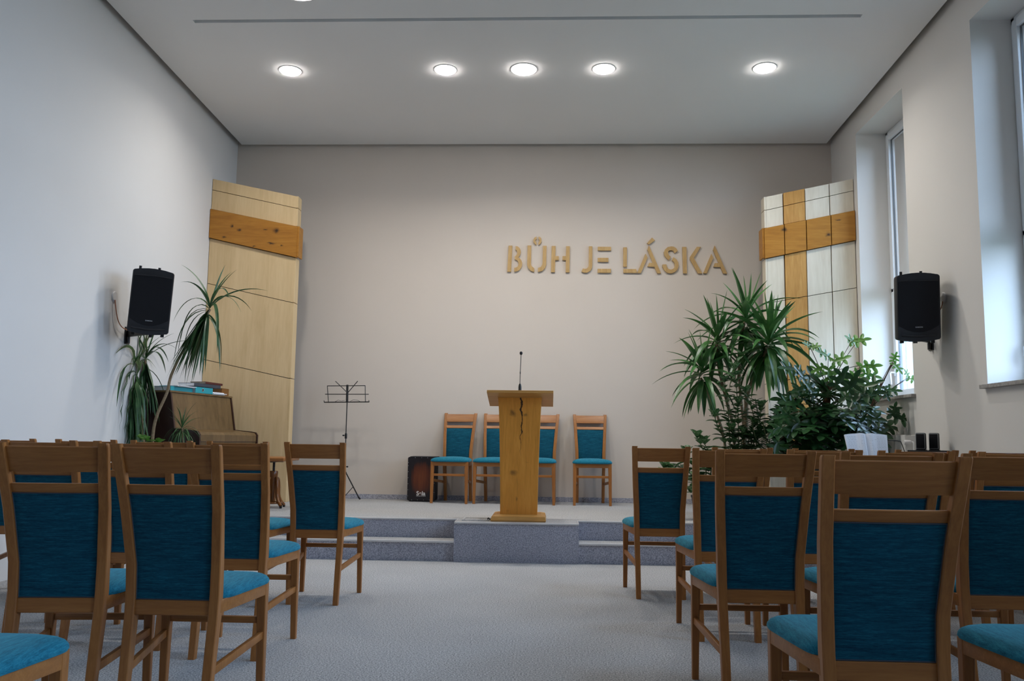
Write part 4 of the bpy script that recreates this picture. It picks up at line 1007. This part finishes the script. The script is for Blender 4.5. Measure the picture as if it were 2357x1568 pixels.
# round leaved plant low at the left
rl = thing('round_leaved_plant', 'low round-leaved green plant behind the left chairs', 'plant', (at(342, 1050, 7.40).x, 7.40, .1618))
def oval(mb, p0, d0, L, wd, cup=.15, n=6, droop=1.0, up_hint=(0, 0, 1)):
    d = Vector(d0).normalized(); u = Vector(up_hint); s = d.cross(u); s = s.normalized() if s.length > 1e-3 else Vector((1, 0, 0)); rows = []; p_ = Vector(p0)
    for i in range(n+1):
        t = i/n; w_ = wd*math.sin(PI*min(1, t*.93+.05))**.75 if i < n else .001
        up_ = s.cross(d); rows.append((p_-s*w_/2+up_*w_*cup, p_-s*w_/4+up_*w_*cup*.3, p_.copy(), p_+s*w_/4+up_*w_*cup*.3, p_+s*w_/2+up_*w_*cup))
        d = (d+Vector((0, 0, -1))*droop*L/n).normalized(); p_ = p_+d*(L/n)
    k = len(mb.v); mb.v += [tuple(q) for r in rows for q in r]
    for i in range(n):
        for j in range(4): a = k+i*5+j; mb.f.append((a, a+1, a+6, a+5))
def bushy(parent, stems_, mat, smat, rng, L=(.06, .10), wd=.6, gap=.028):
    """upright stems with pairs of oval leaves"""
    fm = MB(); sm_ = MB()
    for S in stems_:
        q = crom(S, 6); sm_.tube(q, [.006*(1-.4*i/len(q)) for i in range(len(q))], 6)
        ln = 0; k = 0
        for i in range(1, len(q)):
            ln += (q[i]-q[i-1]).length
            while ln > gap and i > 3:
                ln -= gap; k += 1; a = k*2.39996+rng.uniform(-.3, .3)
                for aa in (a, a+PI):
                    l = rng.uniform(*L); oval(fm, q[i], (math.cos(aa), math.sin(aa), rng.uniform(.2, .9)), l, l*wd, .18, 6, rng.uniform(2, 7))
        for a in range(5): l = L[1]*rng.uniform(.6, .9); oval(fm, q[-1], (math.cos(a*1.26), math.sin(a*1.26), 1.3), l, l*wd, .18, 6, 2)
    sm_.build('stem', smat, parent, smooth=True); fm.build('foliage', mat, parent, smooth=True)
pot(rl, .08, .14, M['terracotta'])
bushy(rl, [[(0, 0, .12), (a*.04, b*.03, .4), (a*.07, b*.05, h)] for a, b, h in ((-1, 0, .80), (0, -1, .79), (1, .5, .77), (-.5, 1, .74))], M['philo_young'], M['stemgreen'], rng, (.05, .08), .7, .05)
# variegated upright plant before the yucca
vr = thing('variegated_rubber_plant', 'upright plant with mottled oval leaves in front of the yucca trunks', 'plant', (at(1700, 1100, 8.08).x, 8.08, ZS))
pot(vr, .16, .24, M['pot'])
def P4(px, py, Y): return rel(vr, at(px, py, Y))
bushy(vr, [[(x0, 0, .22), P4(a, 1020, 8.15), P4(b, (1020+t)/2, 8.15), P4(c_, t, 8.12)] for x0, a, b, c_, t in ((-.05, 1680, 1676, 1668, 880), (0, 1700, 1698, 1692, 850), (.04, 1722, 1735, 1716, 905), (.03, 1690, 1690, 1700, 930), (.06, 1730, 1722, 1738, 980), (-.06, 1690, 1690, 1684, 990), (.02, 1712, 1708, 1712, 1000), (-.07, 1668, 1655, 1645, 960), (.06, 1742, 1748, 1752, 940), (.05, 1735, 1745, 1740, 1005))], M['rubber'], M['stemgreen'], rng, (.075, .12), .62, .04)
# low variegated plant at the left of the group
lv = thing('low_variegated_plant', 'low plant with mottled rounded leaves left of the yucca, behind the aisle chair', 'plant', (at(1625, 1100, 8.0).x, 8.05, ZS))
pot(lv, .13, .20, M['pot'])
def P5(px, py, Y): return rel(lv, at(px, py, Y))
bushy(lv, [[(0, 0, .18), P5(1625, 1060, 8.0), P5(1616, 1030, 7.97), P5(1605, 1008, 7.95)], [(.03, 0, .18), P5(1638, 1060, 8.0), P5(1632, 1040, 8.0), P5(1620, 1020, 7.98)],
           [(.0, -.03, .18), P5(1600, 1080, 7.9), P5(1585, 1062, 7.9), P5(1580, 1045, 7.9)], [(-.02, 0, .18), P5(1590, 1092, 7.9), P5(1560, 1075, 7.9), P5(1530, 1080, 7.85)], [(-.02, -.04, .18), P5(1600, 1110, 7.85), P5(1570, 1100, 7.8), P5(1545, 1090, 7.8)],
           [(.02, -.04, .18), P5(1615, 1110, 7.85), P5(1605, 1120, 7.8), P5(1590, 1135, 7.8)], [(.05, -.04, .18), P5(1640, 1090, 7.9), P5(1650, 1070, 7.85), P5(1655, 1055, 7.85)]], M['rubber'], M['stemgreen'], rng, (.08, .125), .66, .05)
mb = MB()
# philodendron bush
PY = 8.15
ph = thing('philodendron', 'large bushy philodendron with lobed leaves climbing a coir pole, below the far window', 'plant', (at(1900, 1100, PY).x, PY, ZS))
pot(ph, .20, .26, M['pot'])
def P6(px, py, Y=PY): return rel(ph, at(px, py, Y))
MB().tube([(0, 0, .24), P6(1900, 1000), P6(1905, 895)], [.03, .034, .030], 12).build('coir_pole', M['moss'], ph, smooth=True)
def lobed(mb, p0, d, nrm, L, rng):
    """pinnately lobed leaf: a row of finger lobes each side of a midrib and one at the tip"""
    d = Vector(d).normalized(); nrm = Vector(nrm); s = d.cross(nrm).normalized(); nn = s.cross(d).normalized()
    for k in range(3):
        t = k/2.7; q = Vector(p0)+d*(L*.62*t)-nn*(L*.10*t*t)
        for sg in (-1, 1):
            a = R_(118-66*t); ld = d*math.cos(a)+s*(sg*math.sin(a))+nn*.05
            l = L*(.42+.13*math.sin(PI*t))*rng.uniform(.85, 1.1)
            oval(mb, q, ld, l, L*.21, .12, 5, 2.2, nn)
    oval(mb, Vector(p0)-d*L*.02, d, L*.72, L*.30, .1, 6, 2.0, nn)
    oval(mb, Vector(p0)+d*L*.50-nn*L*.06, d, L*.50, L*.24, .1, 5, 2.2, nn)
fm, fy, sm_, sg_ = MB(), MB(), MB(), MB()
rng = random.Random(11)
def petiole(m_, a, b, r0=.004):
    a, b = Vector(a), Vector(b); mid = (a+b)/2+Vector((0, 0, .06*(b-a).length*2)); m_.tube(bez(a, a.lerp(mid, .6), mid.lerp(b, .4), b, 8), [r0]*5+[r0*.7]*4, 5)
ctr = [P6(1898, 1000), P6(1903, 950), P6(1905, 900)]
# dense dark mass
for i in range(150):
    u = rng.random(); a = rng.uniform(0, 2*PI)
    px_ = 1905+math.cos(a)*115*math.sqrt(u)*1.0; py_ = 985+math.sin(a)*95*math.sqrt(u); 
    yy = PY-.42*math.sqrt(max(0, 1-u))*rng.uniform(.35, 1)+.18*rng.random()
    tip = P6(px_, py_, yy); c = ctr[0] if py_ > 980 else ctr[1]
    out = (tip-c).normalized(); d = (out+Vector((rng.uniform(-.4, .4), rng.uniform(-.6, .1), rng.uniform(-.9, .1)))).normalized()
    nrm = Vector((rng.uniform(-.4, .4)+out.x*.3, -.7, .75))
    lobed(fm, tip, d, nrm, rng.uniform(.18, .28), rng)
    if i % 3 == 0: petiole(sm_, c+Vector((rng.uniform(-.04, .04), 0, rng.uniform(-.1, .1))), tip)
# leaves standing out of the mass, young ones lighter:   px, py, direction, length, young
for (px_, py_, dx, dz, L, yg) in ((1962, 786, .7, .15, .17, 1), (1968, 790, -.7, .5, .13, 1), (1866, 800, .5, .1, .10, 1), (1862, 796, -.6, .3, .08, 1), (1905, 820, -.6, .3, .15, 1), (1920, 832, .6, .25, .16, 1), (1908, 850, .1, -1, .17, 1), (1893, 845, -.7, -.3, .14, 1), (1928, 860, .5, -.4, .14, 1),
        (1985, 845, .9, .15, .18, 1), (1990, 860, .8, -.2, .16, 1), (1960, 868, .5, .4, .12, 1), (2056, 830, .3, .8, .09, 1), (2058, 838, .4, -.6, .12, 1), (2093, 872, .7, -.2, .11, 1), (2090, 868, -.3, .5, .09, 1),
        (2052, 955, .9, -.25, .20, 0), (2055, 955, .1, .6, .13, 0), (2040, 898, .8, .0, .14, 0), (2036, 895, .2, -.7, .13, 0), (1978, 905, .9, .1, .24, 0), (1955, 895, .3, .7, .20, 0), (1990, 890, .7, .3, .18, 0), (1830, 850, -.7, .1, .18, 0), (1850, 870, -.4, .5, .16, 0), (1860, 890, -.8, -.2, .18, 0), (1835, 930, -.8, .1, .2, 0), (1815, 955, -.8, -.1, .18, 0),
        (1870, 905, -.3, .4, .2, 0), (1925, 885, .3, .6, .2, 0), (1945, 915, .8, -.2, .22, 0), (1990, 960, .8, -.1, .2, 0), (2005, 990, .9, -.3, .2, 0), (2010, 1010, .9, -.4, .17, 0), (1880, 960, -.2, -1, .26, 0), (1920, 955, .5, -.8, .24, 0), (1840, 975, -.5, -.6, .22, 0), (1945, 975, .7, -.6, .22, 0), (1798, 985, -.6, -.4, .17, 0), (1790, 1020, -.3, -.9, .17, 0), (1815, 1040, 0, -1, .17, 0)):
    yy = PY-.1 if yg else PY-.28
    if px_ > 2030: yy = PY-.20
    tip = P6(px_, py_, yy); c = ctr[2] if py_ < 900 else ctr[1]
    if px_ > 2030 and py_ < 900: c = P6(2000, 945, PY-.15)
    lobed(fy if yg else fm, tip, (dx, -.25, dz), (.1, -.8, .55), L, rng); petiole(sg_ if yg else sm_, c, tip-Vector((dx, 0, dz))*.01)
sm_.tube(crom([P6(1930, 1000, PY-.1), P6(1985, 965, PY-.12), P6(2020, 905, PY-.15), P6(2042, 860, PY-.18), P6(2055, 835, PY-.2)], 6), .006, 7)
fm.build('foliage', M['philo'], ph, smooth=True); fy.build('young_foliage', M['philo_young'], ph, smooth=True)
sm_.build('stem', M['stemred'], ph, smooth=True); sg_.build('stem', M['stemred'], ph, smooth=True)
# zz plant between
zz = thing('feather_leaved_plant', 'feather-leaved dark plant between the yucca and the philodendron', 'plant', (at(1762, 1100, 8.2).x, 8.22, ZS))
pot(zz, .13, .22, M['pot'])
def P7(px, py, Y=8.2): return rel(zz, at(px, py, Y))
fm = MB(); sm_ = MB()
for (a, b, c_, yy) in (((1775, 1040), (1752, 985), (1738, 918), 8.2), ((1770, 1030), (1775, 985), (1800, 930), 8.15), ((1765, 1050), (1740, 1010), (1728, 960), 8.05), ((1780, 1050), (1795, 1010), (1820, 975), 8.05), ((1768, 1060), (1765, 1020), (1755, 970), 8.0)):
    q = crom([(0, 0, .2), P7(*a, yy), P7(*b, yy), P7(*c_, yy)], 12); sm_.tube(q, .005, 6)
    for i in range(10, len(q)-1, 1):
        t = (q[i+1]-q[i-1]).normalized()
        for sg in (-1, 1): oval(fm, q[i], Vector((sg*.9, rng.uniform(-.5, .2), .25))+t*.3, .075, .026, .15, 5, 3)
sm_.build('stem', M['stemgreen'], zz, smooth=True); fm.build('foliage', M['philo'], zz, smooth=True)
bpy.context.view_layer.update()
